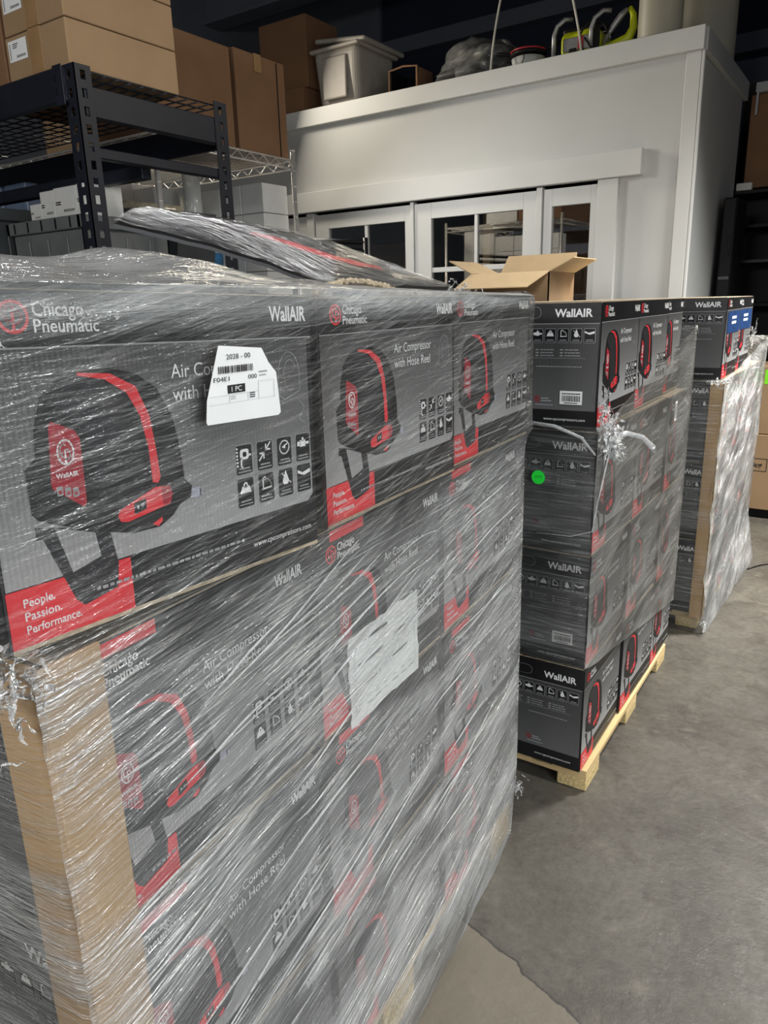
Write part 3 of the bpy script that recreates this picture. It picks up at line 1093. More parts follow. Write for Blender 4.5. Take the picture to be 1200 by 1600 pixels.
kraft_box('cardboard_box', 'brown box at the extreme left edge on the rack', BX0-.34, BX0-.012, RY0+.005, RY0+.425, 2.3085, 2.60, 'kraft_dark')

# --- things on the lower shelf of the rack
def bin_(label, x0, x1, y0, y1, z0, z1, m='bin', lid=False, tilt=None, tagged=False):
    r = empty('storage_bin', label, 'bin', ((x0+x1)/2, (y0+y1)/2, z0))
    hx, hy, hz = (x1-x0)/2, (y1-y0)/2, z1-z0
    b = MB()
    t = .006
    b.box(-hx, hx, -hy, hy, 0, t, m)
    b.box(-hx, -hx+t, -hy, hy, 0, hz, m); b.box(hx-t, hx, -hy, hy, 0, hz, m)
    b.box(-hx, hx, -hy, -hy+t, 0, hz, m); b.box(-hx, hx, hy-t, hy, 0, hz, m)
    for x in (-hx*.55, 0, hx*.55):
        b.box(x-.01, x+.01, -hy-.006, -hy, .01, hz*.8, m, .002)
    for y in (-hy*.55, 0, hy*.55):
        b.box(hx, hx+.006, y-.012, y+.012, .01, hz*.8, m, .002)
    b.build('bin_body', r)
    b = MB()
    e = .016
    b.box(-hx-e, hx+e, -hy-e, -hy+t, hz-.045, hz, m, .003); b.box(-hx-e, hx+e, hy-t, hy+e, hz-.045, hz, m, .003)
    b.box(-hx-e, -hx+t, -hy-e, hy+e, hz-.045, hz, m, .003); b.box(hx-t, hx+e, -hy-e, hy+e, hz-.045, hz, m, .003)
    for i in range(-2, 3):
        b.box(i*hx*.4-.003, i*hx*.4+.003, -hy-e-.003, -hy-e, hz-.04, hz-.005, 'darkplastic')
    b.build('rim', r)
    if tagged:
        a = Art(); a.rect(0, 0, .12, .035, 'paper', 0)
        a.poly([(.02, .012), (.03, .008), (.105, .010), (.112, .020), (.100, .029), (.03, .028), (.018, .022)], 'ink', 1)
        me = a.mesh('name_tag', lambda u, v, k: (-.07+u, -hy-.0075-k*.0004, hz*.30+v))
        link_mesh('name_tag', me, r)['label'] = 'white tag with blacked-out writing'
    return r


bin_('grey bin with blacked-out tag carrying white cartons, lower shelf of rack', -2.86, -2.42, 1.70, 2.08, 1.591, 1.93, 'binlight', tagged=True)
bin_('grey bin with sloped side at the far left edge of the lower shelf', -3.45, -2.90, 1.62, 2.02, 1.591, 1.99, 'bin')
g = 'small white cartons lying on the grey bins'
for i, (x, w_, h_) in enumerate(((-2.755, .07, .06), (-2.683, .085, .098), (-2.596, .135, .102), (-2.459, .045, .104))):
    r = empty('white_carton', ('shortest white carton at the left end on the tagged grey bin', 'narrow tall white carton second from left on the tagged grey bin', 'widest white carton in the middle of the tagged grey bin', 'white carton beside the front rack post on the tagged bin')[i], 'carton', (x, 1.72, 1.9305), 0, g)
    b = MB(); b.box(0, w_, 0, .16, 0, h_, 'whitebox', .002)
    b.build('carton_body', r)
    a = Art()
    a.rect(w_*.04, h_*.14, w_*.92, h_*.60, 'whitebox', 0)
    for j in range(7):
        a.rect(w_*.40+j*w_*.07, h_*.18, w_*.44+j*w_*.07, h_*.27, 'ink', 1)
    for j in range(2):
        a.rect(w_*.06, h_*(.50-.07*j), w_*.30, h_*(.54-.07*j), 'ink', 1)
    me = a.mesh('printed_code', lambda u, v, k: (u, -.0008, v))
    link_mesh('printed_code', me, r)
# large bin standing on the lower wire shelf, its rim taped
big = empty('storage_bin', 'large dark bin with yellowed taped rim seen right of front post', 'bin', (-3.13, 2.50, 1.636))
b = MB()
b.prism([(x+3.13, 0, z-1.636) for x, z in ((-3.44, 1.636), (-2.89, 1.636), (-2.82, 2.04), (-3.34, 2.120), (-3.39, 2.08), (-3.45, 2.0))], (0, .24, 0), 'bin')
b.build('bin_body', big)
b = MB()
b.tube([(x+3.13, -.012, z-1.636) for x, z in ((-3.47, 1.985), (-3.40, 2.085), (-3.34, 2.122), (-2.80, 2.040))], .018, 'foam', 8)
b.build('taped_rim', big)['label'] = 'rim wrapped in yellowed shiny tape'
for x in (-.20, .0, .17):
    b = MB(); b.box(x, x+.025, -.012, -.0005, 0.01, .40, 'darkplastic', .002)
    b.build('rib', big)

# the wire shelf of chromed rods behind the rack
CX, CY0, CY1, CZ = -2.70, 2.30, 3.20, 2.335
ws = empty('wire_shelving', 'chromed wire shelving unit behind the rack, holding tall boxes', 'shelf', (CX, CY1, 0))
def wpart(b, n):
    o = b.build(n, ws); o.location = (-CX, -CY1, 0); return o
XL = CX-1.25
for x, y in ((CX, CY1), (CX, CY0), (XL, CY1), (XL, CY0)):
    b = MB(); b.tube([(x, y, 0), (x, y, CZ+.035)], .0125, 'chrome', 12)
    b.tube([(x, y, CZ+.035), (x, y, CZ+.042)], .014, 'chrome', 12)
    for k in range(30):
        z = .1+k*.075
        b.tube([(x, y, z), (x, y, z+.004)], .0132, 'chrome', 10)
    wpart(b, 'post')
def wshelf(z):
    b = MB()
    for (p, q) in (((CX, CY0), (CX, CY1)), ((XL, CY1), (CX, CY1)), ((XL, CY0), (CX, CY0)), ((XL, CY0), (XL, CY1))):
        b.tube([(*p, z+.012), (*q, z+.012)], .0045, 'chrome', 6)
        b.tube([(*p, z-.028), (*q, z-.028)], .0045, 'chrome', 6)
        P, Q = Vector((*p, 0)), Vector((*q, 0))
        n = int((Q-P).length/.045)
        zz = [P.lerp(Q, i/n)+Vector((0, 0, z+(.010 if i % 2 else -.026))) for i in range(n+1)]
        b.tube(zz, .003, 'chrome', 5)
    n = int((CY1-CY0)/.028)
    for i in range(1, n):
        y = CY0+i*.028
        b.tube([(XL, y, z+.016), (CX, y, z+.016)], .0022, 'chrome', 4)
    wpart(b, 'wire_shelf')
wshelf(CZ-.02)
wshelf(1.62)
zt = CZ+.0
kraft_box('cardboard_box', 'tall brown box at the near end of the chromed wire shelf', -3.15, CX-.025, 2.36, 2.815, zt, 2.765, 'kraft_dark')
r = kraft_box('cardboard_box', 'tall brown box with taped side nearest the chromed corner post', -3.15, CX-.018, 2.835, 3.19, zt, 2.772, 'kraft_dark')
b = MB(); b.box(.218, .2205, -.045, .005, .36, .439, 'tape'); b.box(.2165, .2185, .115, .121, 0.002, .43, 'darkplastic')
b.build('tape_patch', r)
kraft_box('cardboard_box', 'pale rounded-top box standing behind the tall brown boxes', -3.50, -3.17, 2.9, 3.18, zt, 2.90, 'whitebox')
r = kraft_box('cardboard_box', 'narrow sunlit box with black zigzag print above the shelf boxes', -3.66, -3.45, 2.42, 2.70, zt, 3.25, 'kraft')
a = Art()
for i in range(9):
    for j in range(3):
        x = .03+j*.06; z = .40+i*.055
        a.stroke([(x, z), (x+.025, z+.02), (x, z+.04)], .006, 'ink', 1)
me = a.mesh('zigzag_print', lambda u, v, k: (.1062, -.13+u*1.2, v))
link_mesh('zigzag_print', me, r)
# white cartons on the lower wire shelf
zb = 1.636
for col_i in range(4):
    for row in range(4):
        x1 = CX-.035-col_i*.155
        lab = 'plain white carton, %s column from right, %s of pile under chromed shelf' % (('first', 'second', 'third', 'fourth')[col_i], ('bottom', 'second', 'third', 'top')[row])
        r = empty('white_carton', lab, 'carton', (x1-.15, 2.99, zb+row*.143), 0, 'white cartons stacked on the wire shelf')
        b = MB(); b.box(0, .151, 0, .19, 0, .140, 'whitebox', .003)
        b.build('carton_body', r)
for i in range(3):
    r = empty('white_carton', ('left', 'middle', 'right')[i]+' of three white cartons rising behind the taped bin rim', 'carton', (-3.86+i*.178, 2.80, zb), 0, 'white cartons behind the taped bin')
    b = MB(); b.box(0, .172, 0, .17, 0, .66-i*.035, 'whitebox', .003)
    b.build('carton_body', r)
bk = empty('bucket', 'white bucket with blue label under the raised black flap', 'bucket', (-3.08, 2.86, zb))
b = MB(); b.lathe([(.10, 0), (.115, .28), (.12, .285), (.12, .30), (.108, .30)], (0, 0, 0), 'whitebox', 28)
bkb = b.build('bucket_body', bk)
b = MB(); b.lathe([(.104, .06), (.1145, .24)], (0, 0, 0), 'bucketlabel', 28)
b.build('bucket_label', bkb)['label'] = 'blue paper label'
b = MB()
b.tube([(-3.10, 2.86, 1.94), (-3.11, 2.86, 2.29)], .045, 'film_clump', 14)
tag(b.build('plastic_tube'), 'clear plastic tube standing on the bucket among white cartons', 'tube')
for i in range(2):
    b = MB(); b.box(-3.86+i*.39, -3.50+i*.20, 2.05, 2.12, 1.591, 2.165, 'bluelight', .006)
    tag(b.build('plastic_case'), ('leftmost' if i == 0 else 'right hand')+' pale blue case far behind the tagged grey bin', 'case', 'pale blue cases')

# black tube frame seen against the left glazed door
hr = MB()
hr.tube([(-3.3, 3.75, 2.005), (-2.64, 3.75, 1.95)], .016, 'darkplastic', 10)
hr.tube([(-3.3, 3.75, 1.955), (-2.64, 3.75, 1.90)], .016, 'darkplastic', 10)
hr.tube([(-2.64, 3.75, 0), (-2.64, 3.75, 1.975)], .015, 'darkplastic', 10)
hr.tube([(-3.3, 3.75, 0), (-3.3, 3.75, 2.02)], .015, 'darkplastic', 10)
tag(hr.build('cart_frame'), 'black tubular cart frame in front of the left glazed door', 'cart')

# ------------------------------------------------------------------ pallets
def pallet(label, x0, x1, y0, y1, yaw, h, pv, group='wooden pallets'):
    """origin at its near right corner (x1,y0)"""
    r = empty('wooden_pallet', label, 'pallet', (pv[0], pv[1], 0), yaw, group)
    X0, X1, Y0, Y1 = x0-x1, 0, 0, y1-y0
    bl = .145
    for i in range(3):
        for j in range(3):
            bx = X1-.10 - i*((X1-X0)-.10)/2
            ylen = .145
            by = j*((Y1-Y0)-ylen)/2
            b = MB(); b.box(bx, bx+.10, by, by+ylen, 0.0005, h-.036, 'chip', .002)
            b.build('block', r)
    for i in range(3):
        by = i*((Y1-Y0)-.145)/2
        b = MB(); b.box(X0, X1, by, by+.145, h-.036, h-.0195, 'wood', .001)
        b.build('stringer_board', r)
    n = 5
    for k in range(n):
        bw = .12
        bx = X0+k*((X1-X0)-bw)/(n-1)
        b = MB(); b.box(bx, bx+bw, 0, Y1, h-.019, h-.001, 'wood', .001)
        b.build('deck_board', r)
    return r


PH = 0.124
rows = ('bottom', 'third', 'second', 'top')
cols_ = ('left', 'middle', 'right')
# --- near pallet
YA1 = math.atan(-0.075)  # direction of the near load's long side
def p1pt(t, off=0.0):
    """point on the near load's long side, t metres along, off outward"""
    dx, dy = -0.075/1.0028, 1/1.0028
    return (-0.672+dx*t+off*dy, 0.356+dy*t-off*dx)
pallet('wooden pallet under the nearest wrapped load', -1.55, -0.70, 0.40, 1.82, -YA1, PH, p1pt(0.01, -0.002))
for row in range(4):
    z = 0.126+row*0.378
    for c_ in range(3):
        label = 'printed black carton, %s row, %s column of the nearest wrapped pallet' % (rows[row], cols_[c_])
        if row == 3:
            o, yaw = [((-0.675, 0.331), -1.9), ((-0.690, 0.850), 3.1), ((-0.732, 1.324), 3.3)][c_]
            carton(label, 'cartons on the nearest pallet', (o[0], o[1], (1.2735, 1.2605, 1.2605)[c_]), math.radians(yaw), 'front_low', c_ == 0, False, low=True, tilt=math.radians((-1.4, 0, 0)[c_]))
        else:
            p = p1pt(0.002+c_*0.478)
            carton(label, 'cartons on the nearest pallet', (p[0], p[1], z), -YA1+math.radians(random.uniform(-.6, .6)), 'front_red', c_ == 0, False)
        # rear file
        p = p1pt(0.01+c_*0.478, -D-.02)
        if not (row == 3 and c_ == 1):
            carton('black carton in the rear file of the nearest pallet, %s row, %s' % (rows[row], cols_[c_]), 'rear file cartons of the nearest pallet', (p[0], p[1], z), -YA1, None, low=row == 3)

# torn open carton in the rear file
oc = empty('torn_carton', 'torn open black carton under the raised flap on nearest pallet', 'carton', (*p1pt(.488, -D-.02), 0.126+3*.378), -YA1)
b = MB()
b.box(-D, 0, 0, .008, 0, .36, 'black'); b.box(-D, 0, W-.008, W, 0, .36, 'black')
b.box(-D, -D+.008, 0, W, 0, .36, 'black'); b.box(-.008, 0, 0, W, 0, .34, 'black'); b.box(-D, 0, 0, W, 0, .008, 'black')
b.build('carton_body', oc)
# ragged torn rim, arching up out of the wrap
bm = bmesh.new()
random.seed(21)
prev = None
inv = oc.matrix_basis.inverted() if False else (Matrix.Translation(oc.location) @ Matrix.Rotation(-YA1, 4, 'Z')).inverted()
for i in range(70):
    t = i/69
    y = 1.215+t*.325
    a_ = math.sin(t*math.pi)**.6
    zc = 1.618+.032*a_+random.uniform(-.002, .003)
    x = -.985-.03*a_*.5+random.uniform(-.002, .002)
    th = random.uniform(.003, .0065)
    ring = [bm.verts.new(inv @ Vector(q)) for q in ((x+.004, y, zc-th), (x+.006, y+random.uniform(-.003, .003), zc+th*.3), (x, y, zc+th), (x-.012, y, zc+th*.2), (x-.014, y, zc-th))]
    if prev:
        for q in range(5):
            bm.faces.new((prev[q], prev[(q+1) % 5], ring[(q+1) % 5], ring[q]))
    prev = ring
me = bpy.data.meshes.new('torn_edge'); bm.to_mesh(me); bm.free()
me.materials.append(M['kraft_edge'])
link_mesh('torn_edge', me, oc)['label'] = 'ragged torn cardboard edge'

# raised film-covered flap: a stiff folded board with black print, leaning up over the load
fl = empty('cardboard_flap', 'raised black cardboard flap wrapped in shiny film over nearest pallet', 'flap', (-1.1, 1.2, 1.62))
def flap_surface():
    A = Vector((-1.215, .92, 1.755)); Bp = Vector((-1.36, 1.185, 1.812)); C = Vector((-1.30, 1.90, 1.725)); Dp = Vector((-1.10, 1.99, 1.636)); E = Vector((-1.02, 1.325, 1.632))
    near = [A, A.lerp(E, .33)+Vector((0, 0, .010)), A.lerp(E, .66)+Vector((0, 0, .010)), E, E.lerp(Dp, .5)+Vector((0.0, 0, .002)), Dp]
    far = [Bp+Vector((0, -.03, -.006)), Bp.lerp(C, .25)+Vector((0, 0, .006)), Bp.lerp(C, .5)+Vector((0, 0, .016)), Bp.lerp(C, .75)+Vector((0, 0, .014)), C, Dp+Vector((-.02, .05, .004))]
    def cr(P, t):
        n = len(P)-1
        i = min(int(t*n), n-1); f = t*n-i
        return P[i].lerp(P[i+1], f)
    nu, nv = 60, 24
    g = []
    for i in range(nu+1):
        ring = []
        for j in range(nv+1):
            u, v = i/nu, j/nv
            p = cr(near, u).lerp(cr(far, u), v)
            p.z += .012*math.sin(v*math.pi)*(1-u)+.003*noise.noise(Vector((u*14, v*9, 2)))
            ring.append(p)
        g.append(ring)
    return g
g_ = flap_surface()
base = Vector((-1.1, 1.2, 1.62))
bm = bmesh.new()
T = [[bm.verts.new(p-base) for p in r_] for r_ in g_]
Bt = [[bm.verts.new(p-base-Vector((0, 0, .007))) for p in r_] for r_ in g_]
nu, nv = len(T)-1, len(T[0])-1
for i in range(nu):
    for j in range(nv):
        f = bm.faces.new((T[i][j], T[i+1][j], T[i+1][j+1], T[i][j+1]))
        f.material_index = 1 if (13 <= j <= 15 and 18 <= i <= 46) else 0
        bm.faces.new((Bt[i][j], Bt[i][j+1], Bt[i+1][j+1], Bt[i+1][j])).material_index = 2
for i in range(nu):
    for j in (0, nv):
        bm.faces.new((T[i][j], T[i+1][j], Bt[i+1][j], Bt[i][j])).material_index = 2
for j in range(nv):
    for i in (0, nu):
        bm.faces.new((T[i][j], T[i][j+1], Bt[i][j+1], Bt[i][j])).material_index = 2
bmesh.ops.recalc_face_normals(bm, faces=bm.faces[:])
me = bpy.data.meshes.new('board'); bm.to_mesh(me); bm.free()
for k in ('black', 'red', 'unit2'):
    me.materials.append(M[k])
link_mesh('board', me, fl)
bm = bmesh.new()
uvl = bm.loops.layers.uv.new('UVMap')
V = [[bm.verts.new(p-base+Vector((0, 0, .006+.003*noise.noise(Vector((i*.5, j*1.7, 0)))))) for j, p in enumerate(r_)] for i, r_ in enumerate(g_)]
for i in range(nu):
    for j in range(nv):
        f = bm.faces.new((V[i][j], V[i+1][j], V[i+1][j+1], V[i][j+1]))
        f.smooth = True
        for lp, (a_, c_) in zip(f.loops, ((i, j), (i+1, j), (i+1, j+1), (i, j+1))):
            lp[uvl].uv = (a_/nu*1.1, .6+c_/nv*.35)
me = bpy.data.meshes.new('clinging_wrap'); bm.to_mesh(me); bm.free()
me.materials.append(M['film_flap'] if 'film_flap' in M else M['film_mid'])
link_mesh('clinging_wrap', me, fl)['label'] = 'glossy stretch wrap'

# edge boards at the near corner
ep = empty('edge_protector', 'kraft cardboard corner board up the nearest pallet load', 'corner board', (*p1pt(0, .0), .126), -YA1)
b = MB(); b.box(-.075, .010, -.010, -.004, 0, 1.130, 'kraft_board', .002); b.box(.005, .011, -.010, .066, 0, 1.130, 'kraft_board', .002)
b.build('board', ep)


# ------------------------------------------------------------------ stretch wrap round a load
def wrap(name, label, rings, m, ztop, zbot, step=.012, amp=.004, bulge=None, end_m=None, seed=0, group=None):
    """rings: [(z,[near-right, far-right, far-left, near-left])]; goes round the whole load"""
    def corner(z, k):
        for (z0, c0), (z1, c1) in zip(rings, rings[1:]):
            if z <= z1:
                f = max(0, min(1, (z-z0)/(z1-z0)))
                return Vector(c0[k]).lerp(Vector(c1[k]), f)
        return Vector(rings[-1][1][k])
    mid = rings[len(rings)//2][1]
    seglen = [(Vector(mid[(k+1) % 4])-Vector(mid[k])).length for k in range(4)]
    per = sum(seglen)
    ss = []
    for k in range(4):
        n = max(4, int(seglen[k]/step))
        for i in range(n):
            ss.append((k, i/n))
    nz = int((max(ztop(0.0, 0), ztop(1.0, 1), 1.4)-0)/step)
    bm = bmesh.new()
    uvl = bm.loops.layers.uv.new('UVMap')
    grid, UV = [], []
    cum = [sum(seglen[:k]) for k in range(4)]
    cen = sum((Vector(c) for c in mid), Vector((0, 0)))/4
    for (k, f) in ss+[ss[0]]:
        closing = (len(grid) == len(ss))
        s_ = per if closing else cum[k]+f*seglen[k]
        colv, cuv = [], []
        zt_, zb_ = ztop(f, k), zbot(f, k)
        for j in range(nz+1):
            z = zb_+(zt_-zb_)*j/nz
            p = corner(z, k).lerp(corner(z, (k+1) % 4), f)
            e = (corner(z, (k+1) % 4)-corner(z, k)).normalized()
            nrm = Vector((e.y, -e.x))
            # round the corner
            dc = min(f, 1-f)*seglen[k]
            if dc < .02:
                p -= nrm*(.02-dc)*.35
            q = (noise.noise(Vector((s_*5+seed, z*9, seed)))*1.0+noise.noise(Vector((s_*3, z*40-s_*6, seed+5)))*.45)*amp
            if bulge:
                q += bulge(s_, z, k, f)
            p = p+nrm*q
            colv.append(bm.verts.new((p.x, p.y, max(z, .002))))
            cuv.append((s_, z))
        grid.append(colv); UV.append(cuv)
    for i in range(len(grid)-1):
        for j in range(nz):
            f = bm.faces.new((grid[i][j], grid[i+1][j], grid[i+1][j+1], grid[i][j+1]))
            f.smooth = True
            if end_m and ss[i][0] == 3:
                f.material_index = 1
            for lp, (a_, c_) in zip(f.loops, ((i, j), (i+1, j), (i+1, j+1), (i, j+1))):
                lp[uvl].uv = UV[a_][c_]
    me = bpy.data.meshes.new(name)
    bm.to_mesh(me)
    bm.free()
    me.materials.append(M[m])
    if end_m:
        me.materials.append(M[end_m])
    r = empty(name, label, 'plastic wrap', (cen.x, cen.y, 0), 0, group)
    o = link_mesh('wrap_sides', me, r)
    o.location = (-cen.x, -cen.y, 0)
    return r, cen


def prt(r, cen, o):
    o.parent = r
    o.location = (-cen.x, -cen.y, 0)
    return o


def P1(t, off, back):
    p = Vector(p1pt(t, off)); return (p.x, p.y) if not back else (p.x-.90, p.y-.90*.075)
def ring1(o, t0=0.0, t1=1.425, near=0.0):
    return [P1(t0-o, o+near, 0), P1(t1+o, o, 0), P1(t1+o, o, 1), P1(t0-o, o, 1)]
rings = [(0.0, ring1(.008, .0, 1.425, .0)), (0.10, ring1(.012, .0, 1.425, .0)), (.25, ring1(.018)), (1.22, ring1(.017)), (1.25, ring1(.020, 0, 1.43)),
         (1.27, [(-.665, .318), (-.750, 1.800), (-1.66, 1.73), (-1.58, .26)]), (1.60, [(-.665, .318), (-.752, 1.800), (-1.66, 1.73), (-1.58, .26)]), (1.66, [(-.70, .345), (-.80, 1.76), (-1.6, 1.70), (-1.52, .30)])]
def bulge1(s_, z, k, f):
    q = 0
    if k == 0 and z < .5:
        q += .030*math.sin(min(1, f)*math.pi)*math.exp(-((z-.06)/.16)**2)
    if z > 1.255 and k == 0:
        y = .318+f*(1.80-.318); xl = -.665-.087*f
        P = ((.318, -.660), (.78, -.643), (.86, -.672), (1.30, -.697), (1.35, -.715), (1.80, -.745))
        for (ya, xa), (yb, xb) in zip(P, P[1:]):
            if y <= yb:
                q += (xa+(xb-xa)*(y-ya)/(yb-ya))-xl; break
        q *= min(1, (z-1.255)/.02)
    return q
def top1(f, k): return 1.630 - (.018*f if k == 0 else .01)
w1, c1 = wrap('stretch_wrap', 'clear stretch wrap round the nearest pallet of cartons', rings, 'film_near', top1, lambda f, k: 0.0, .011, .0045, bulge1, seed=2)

# draped top sheet of the same wrap
bm = bmesh.new(); uvl = bm.loops.layers.uv.new('UVMap')
NX, NY = 60, 110
G = []
for i in range(NX+1):
    r_ = []
    for j in range(NY+1):
        a_, c_ = i/NX, j/NY
        x = -.664+(-1.56+.664)*a_-.075*c_*1.2
        y = .325+c_*1.46
        if i == 0:
            x += .010
        hgt = 1.634-.020*c_+.062*math.exp(-((x+1.12)/.22)**2)*max(0, 1-max(0, (y-.95))/.55)*min(1, (y+.2))
        hgt += .011*noise.noise(Vector((x*7, y*5, 1)))*min(1, a_*6)+.005*noise.noise(Vector((x*26, y*9, 4)))*min(1, a_*8)
        hgt += .022*max(0, noise.noise(Vector((x*4.3, y*4.1, 9))))*min(1, a_*5)*max(0, 1-max(0, y-.9)/.5)
        if i == 0: hgt -= .006
        hgt -= .02*max(0, a_-.85)/.15
        # open gap over the torn carton
        r_.append(bm.verts.new((x, y, hgt)))
    G.append(r_)
for i in range(NX):
    for j in range(NY):
        cxm = (G[i][j].co+G[i+1][j+1].co)/2
        if (cxm.x+1.14)**2/.14**2+(cxm.y-1.45)**2/.33**2 < 1:
            continue
        f = bm.faces.new((G[i][j], G[i+1][j], G[i+1][j+1], G[i][j+1]))
        f.smooth = True
        for lp, v in zip(f.loops, f.verts):
            lp[uvl].uv = (v.co.y, v.co.x+3)
me = bpy.data.meshes.new('wrap_top'); bm.to_mesh(me); bm.free()
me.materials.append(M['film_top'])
prt(w1, c1, link_mesh('wrap_top', me))


def clump(n, c, size, seed, m='film_clump', stretch=(1, 1, 1), parent=None, cen=None, name='bunched_wrap', wid=1.0):
    """crumpled knots and strings of gathered wrap"""
    bm = bmesh.new(); uvl = bm.loops.layers.uv.new('UVMap')
    rnd = random.Random(seed)
    for q in range(n):
        p = Vector(c)+Vector((rnd.gauss(0, 1)*size*stretch[0]*.45, rnd.gauss(0, 1)*size*stretch[1]*.45, rnd.gauss(0, 1)*size*stretch[2]*.45))
        d = Vector((rnd.gauss(0, .5)*stretch[0], rnd.gauss(0, 1)*stretch[1], rnd.gauss(0, 1)*stretch[2])).normalized()
        sd = d.cross(Vector((rnd.random(), rnd.random(), rnd.random()))).normalized()
        ln, wd = size*rnd.uniform(.5, 1.3), size*rnd.uniform(.02, .10)*wid
        N_ = 9
        prev = None
        for i in range(N_):
            t = i/(N_-1)-.5
            cc = p+d*t*ln+Vector((0, 0, -abs(t)*ln*.2))+noise.noise_vector(p*9+d*t*5)*size*.25
            tw = sd.copy(); tw.rotate(Matrix.Rotation(t*4+q, 3, d))
            w_ = wd*(1-abs(t)*1.5)
            e = (bm.verts.new(cc-tw*w_), bm.verts.new(cc+noise.noise_vector(cc*30)*size*.05), bm.verts.new(cc+tw*w_))
            if prev:
                for a_ in (0, 1):
                    f = bm.faces.new((prev[a_], prev[a_+1], e[a_+1], e[a_]))
                    f.smooth = True
                    for lp in f.loops:
                        lp[uvl].uv = (lp.vert.co.y+q*.3, lp.vert.co.z+lp.vert.co.x)
            prev = e
    me = bpy.data.meshes.new(name); bm.to_mesh(me); bm.free()
    me.materials.append(M[m])
    o = link_mesh(name, me)
    if parent:
        prt(parent, cen, o)
    return o


clump(50, (-.665, .315, 1.245), .045, 1, parent=w1, cen=c1)
clump(34, (-.665, .318, 1.575), .03, 2, parent=w1, cen=c1, stretch=(.6, 1.6, .5))
clump(16, (-.655, .46, 1.600), .022, 3, parent=w1, cen=c1, stretch=(.4, 2.2, .5))
clump(26, (-.765, 1.80, .16), .028, 4, parent=w1, cen=c1, stretch=(1, 1, 1.8))
clump(26, (-.93, 1.74, 1.628), .04, 5, parent=w1, cen=c1, stretch=(1, 1, .6))
# ropes of gathered film along the sides
def rope(pts, r, parent, cen, m='film_clump', name='gathered_strand'):
    b = MB(); b.tube(pts, r, m, 6)
    uvl = b.bm.loops.layers.uv.new('UVMap')
    for f in b.bm.faces:
        for lp in f.loops:
            lp[uvl].uv = (lp.vert.co.y, lp.vert.co.z)
    return prt(parent, cen, b.build(name))
rs = random.Random(5)
for i in range(46):
    t0 = rs.uniform(-.01, 1.0); z0 = rs.uniform(.36, 1.15); ln = rs.uniform(.15, .5); sl = rs.uniform(.02, .30)
    t1 = min(1.42, t0+ln)
    pts = []
    for j in range(12):
        f = j/11
        t = t0+(t1-t0)*f; z = z0+sl*(t1-t0)*f+.006*math.sin(f*5+i)
        off = .0235
        if z < .5: off += .030*math.sin(max(0, min(1, t/1.425))*math.pi)*math.exp(-((z-.06)/.16)**2)
        p = p1pt(t, off); pts.append((p[0], p[1], z))
    rope(pts, [.0003+.0016*math.sin(j/11*math.pi) for j in range(12)], w1, c1)

# white torn delivery label on the top row and the document pouch below
def sticker(name, label, a, fn, parent, cen):
    me = a.mesh(name, fn)
    o = link_mesh(name, me); o['label'] = label
    return prt(parent, cen, o)
def label_art():
    a = Art()
    P = [(.010, .108), (.078, .100), (.088, .078), (.100, .062), (.107, .000), (.103, -.004), (-.014, .000), (-.016, .004), (-.014, .034)]
    a.poly(P, 'paper', 0)
    random.seed(9)
    a.text('2028 - 00', .020, .088, .058, .0070, 'ink', 1)
    x = .006
    while x < .060:
        l = random.choice((.0008, .0014, .002)); a.rect(x, .069, x+l, .079, 'ink', 1); x += l+random.choice((.0009, .0014))
    a.text('F04E1', -.002, .058, .022, .0062, 'ink', 1)
    a.text('000', .052, .0575, .066, .0062, 'ink', 1)
    a.rect(.018, .040, .046, .052, 'ink', 1)
    a.text('1 PC', .024, .0425, .040, .0070, 'paper', 2)
    for q in ((-.012, .0265, .098, .0268), (-.010, .038, .068, .0383), (.068, .052, .094, .0523)):
        a.rect(*q, 'lgrey', 1)
    for x in (.020, .050, .068, .095):
        a.rect(x, .0265, x+.0004, .052 if x > .06 else .038, 'lgrey', 1)
    for i in range(3):
        a.rect(.053, .036-i*.003, .062, .0375-i*.003, 'ink', 1)
        a.rect(.022, .0355-i*.002, .030, .0362-i*.002, 'lgrey', 1)
    a.rect(.070, .065, .084, .067, 'lgrey', 1); a.rect(.070, .060, .082, .0615, 'lgrey', 1)
    return a
def p1top(u, v, k):
    t = math.radians(1.9)
    return (-.640+math.sin(t)*(u)+.0035-k*-.0003+.003*math.sin(v*22), .592+math.cos(t)*u, 1.470+v*.82)
sticker('shipping_label', 'torn white shipping label with barcode', label_art(), p1top, w1, c1)
def pouch():
    a = Art()
    rs = random.Random(4)
    n = 14
    P = []
    for i in range(n+1): P.append((i/n*.262, rs.uniform(-.003, .003)))
    for i in range(1, n): P.append((.262+rs.uniform(-.003, .003), i/n*.175))
    for i in range(n+1): P.append((.262-i/n*.262, .175+rs.uniform(-.003, .003)))
    for i in range(1, n): P.append((rs.uniform(-.003, .003), .175-i/n*.175))
    a.poly(P, 'paper', 0)
    for (x0, y0, x1, th) in ((.045, .150, .135, .006), (.030, .108, .120, .006), (.030, .062, .125, .006), (.16, .12, .23, .003), (.15, .075, .215, .003), (.16, .135, .22, .002)):
        a.rect(x0, y0, x1, y0+th, 'ink2', 1)
    for i in range(7):
        a.rect(.02+i*.033, .022, .042+i*.033, .0235, 'lgrey', 1)
        a.rect(.02+i*.033, .034, .034+i*.033, .0352, 'lgrey', 1)
    a.rect(.016, .014, .0168, .160, 'lgrey', 1); a.rect(.245, .014, .2458, .160, 'lgrey', 1)
    return a
def p1low(u, v, k):
    p = p1pt(.555+u, .009+k*.0006+.003*noise.noise(Vector((u*30, v*30, 0))))
    return (p[0], p[1], .868+v)
sticker('document_pouch', 'crumpled white document pouch under the wrap', pouch(), p1low, w1, c1)

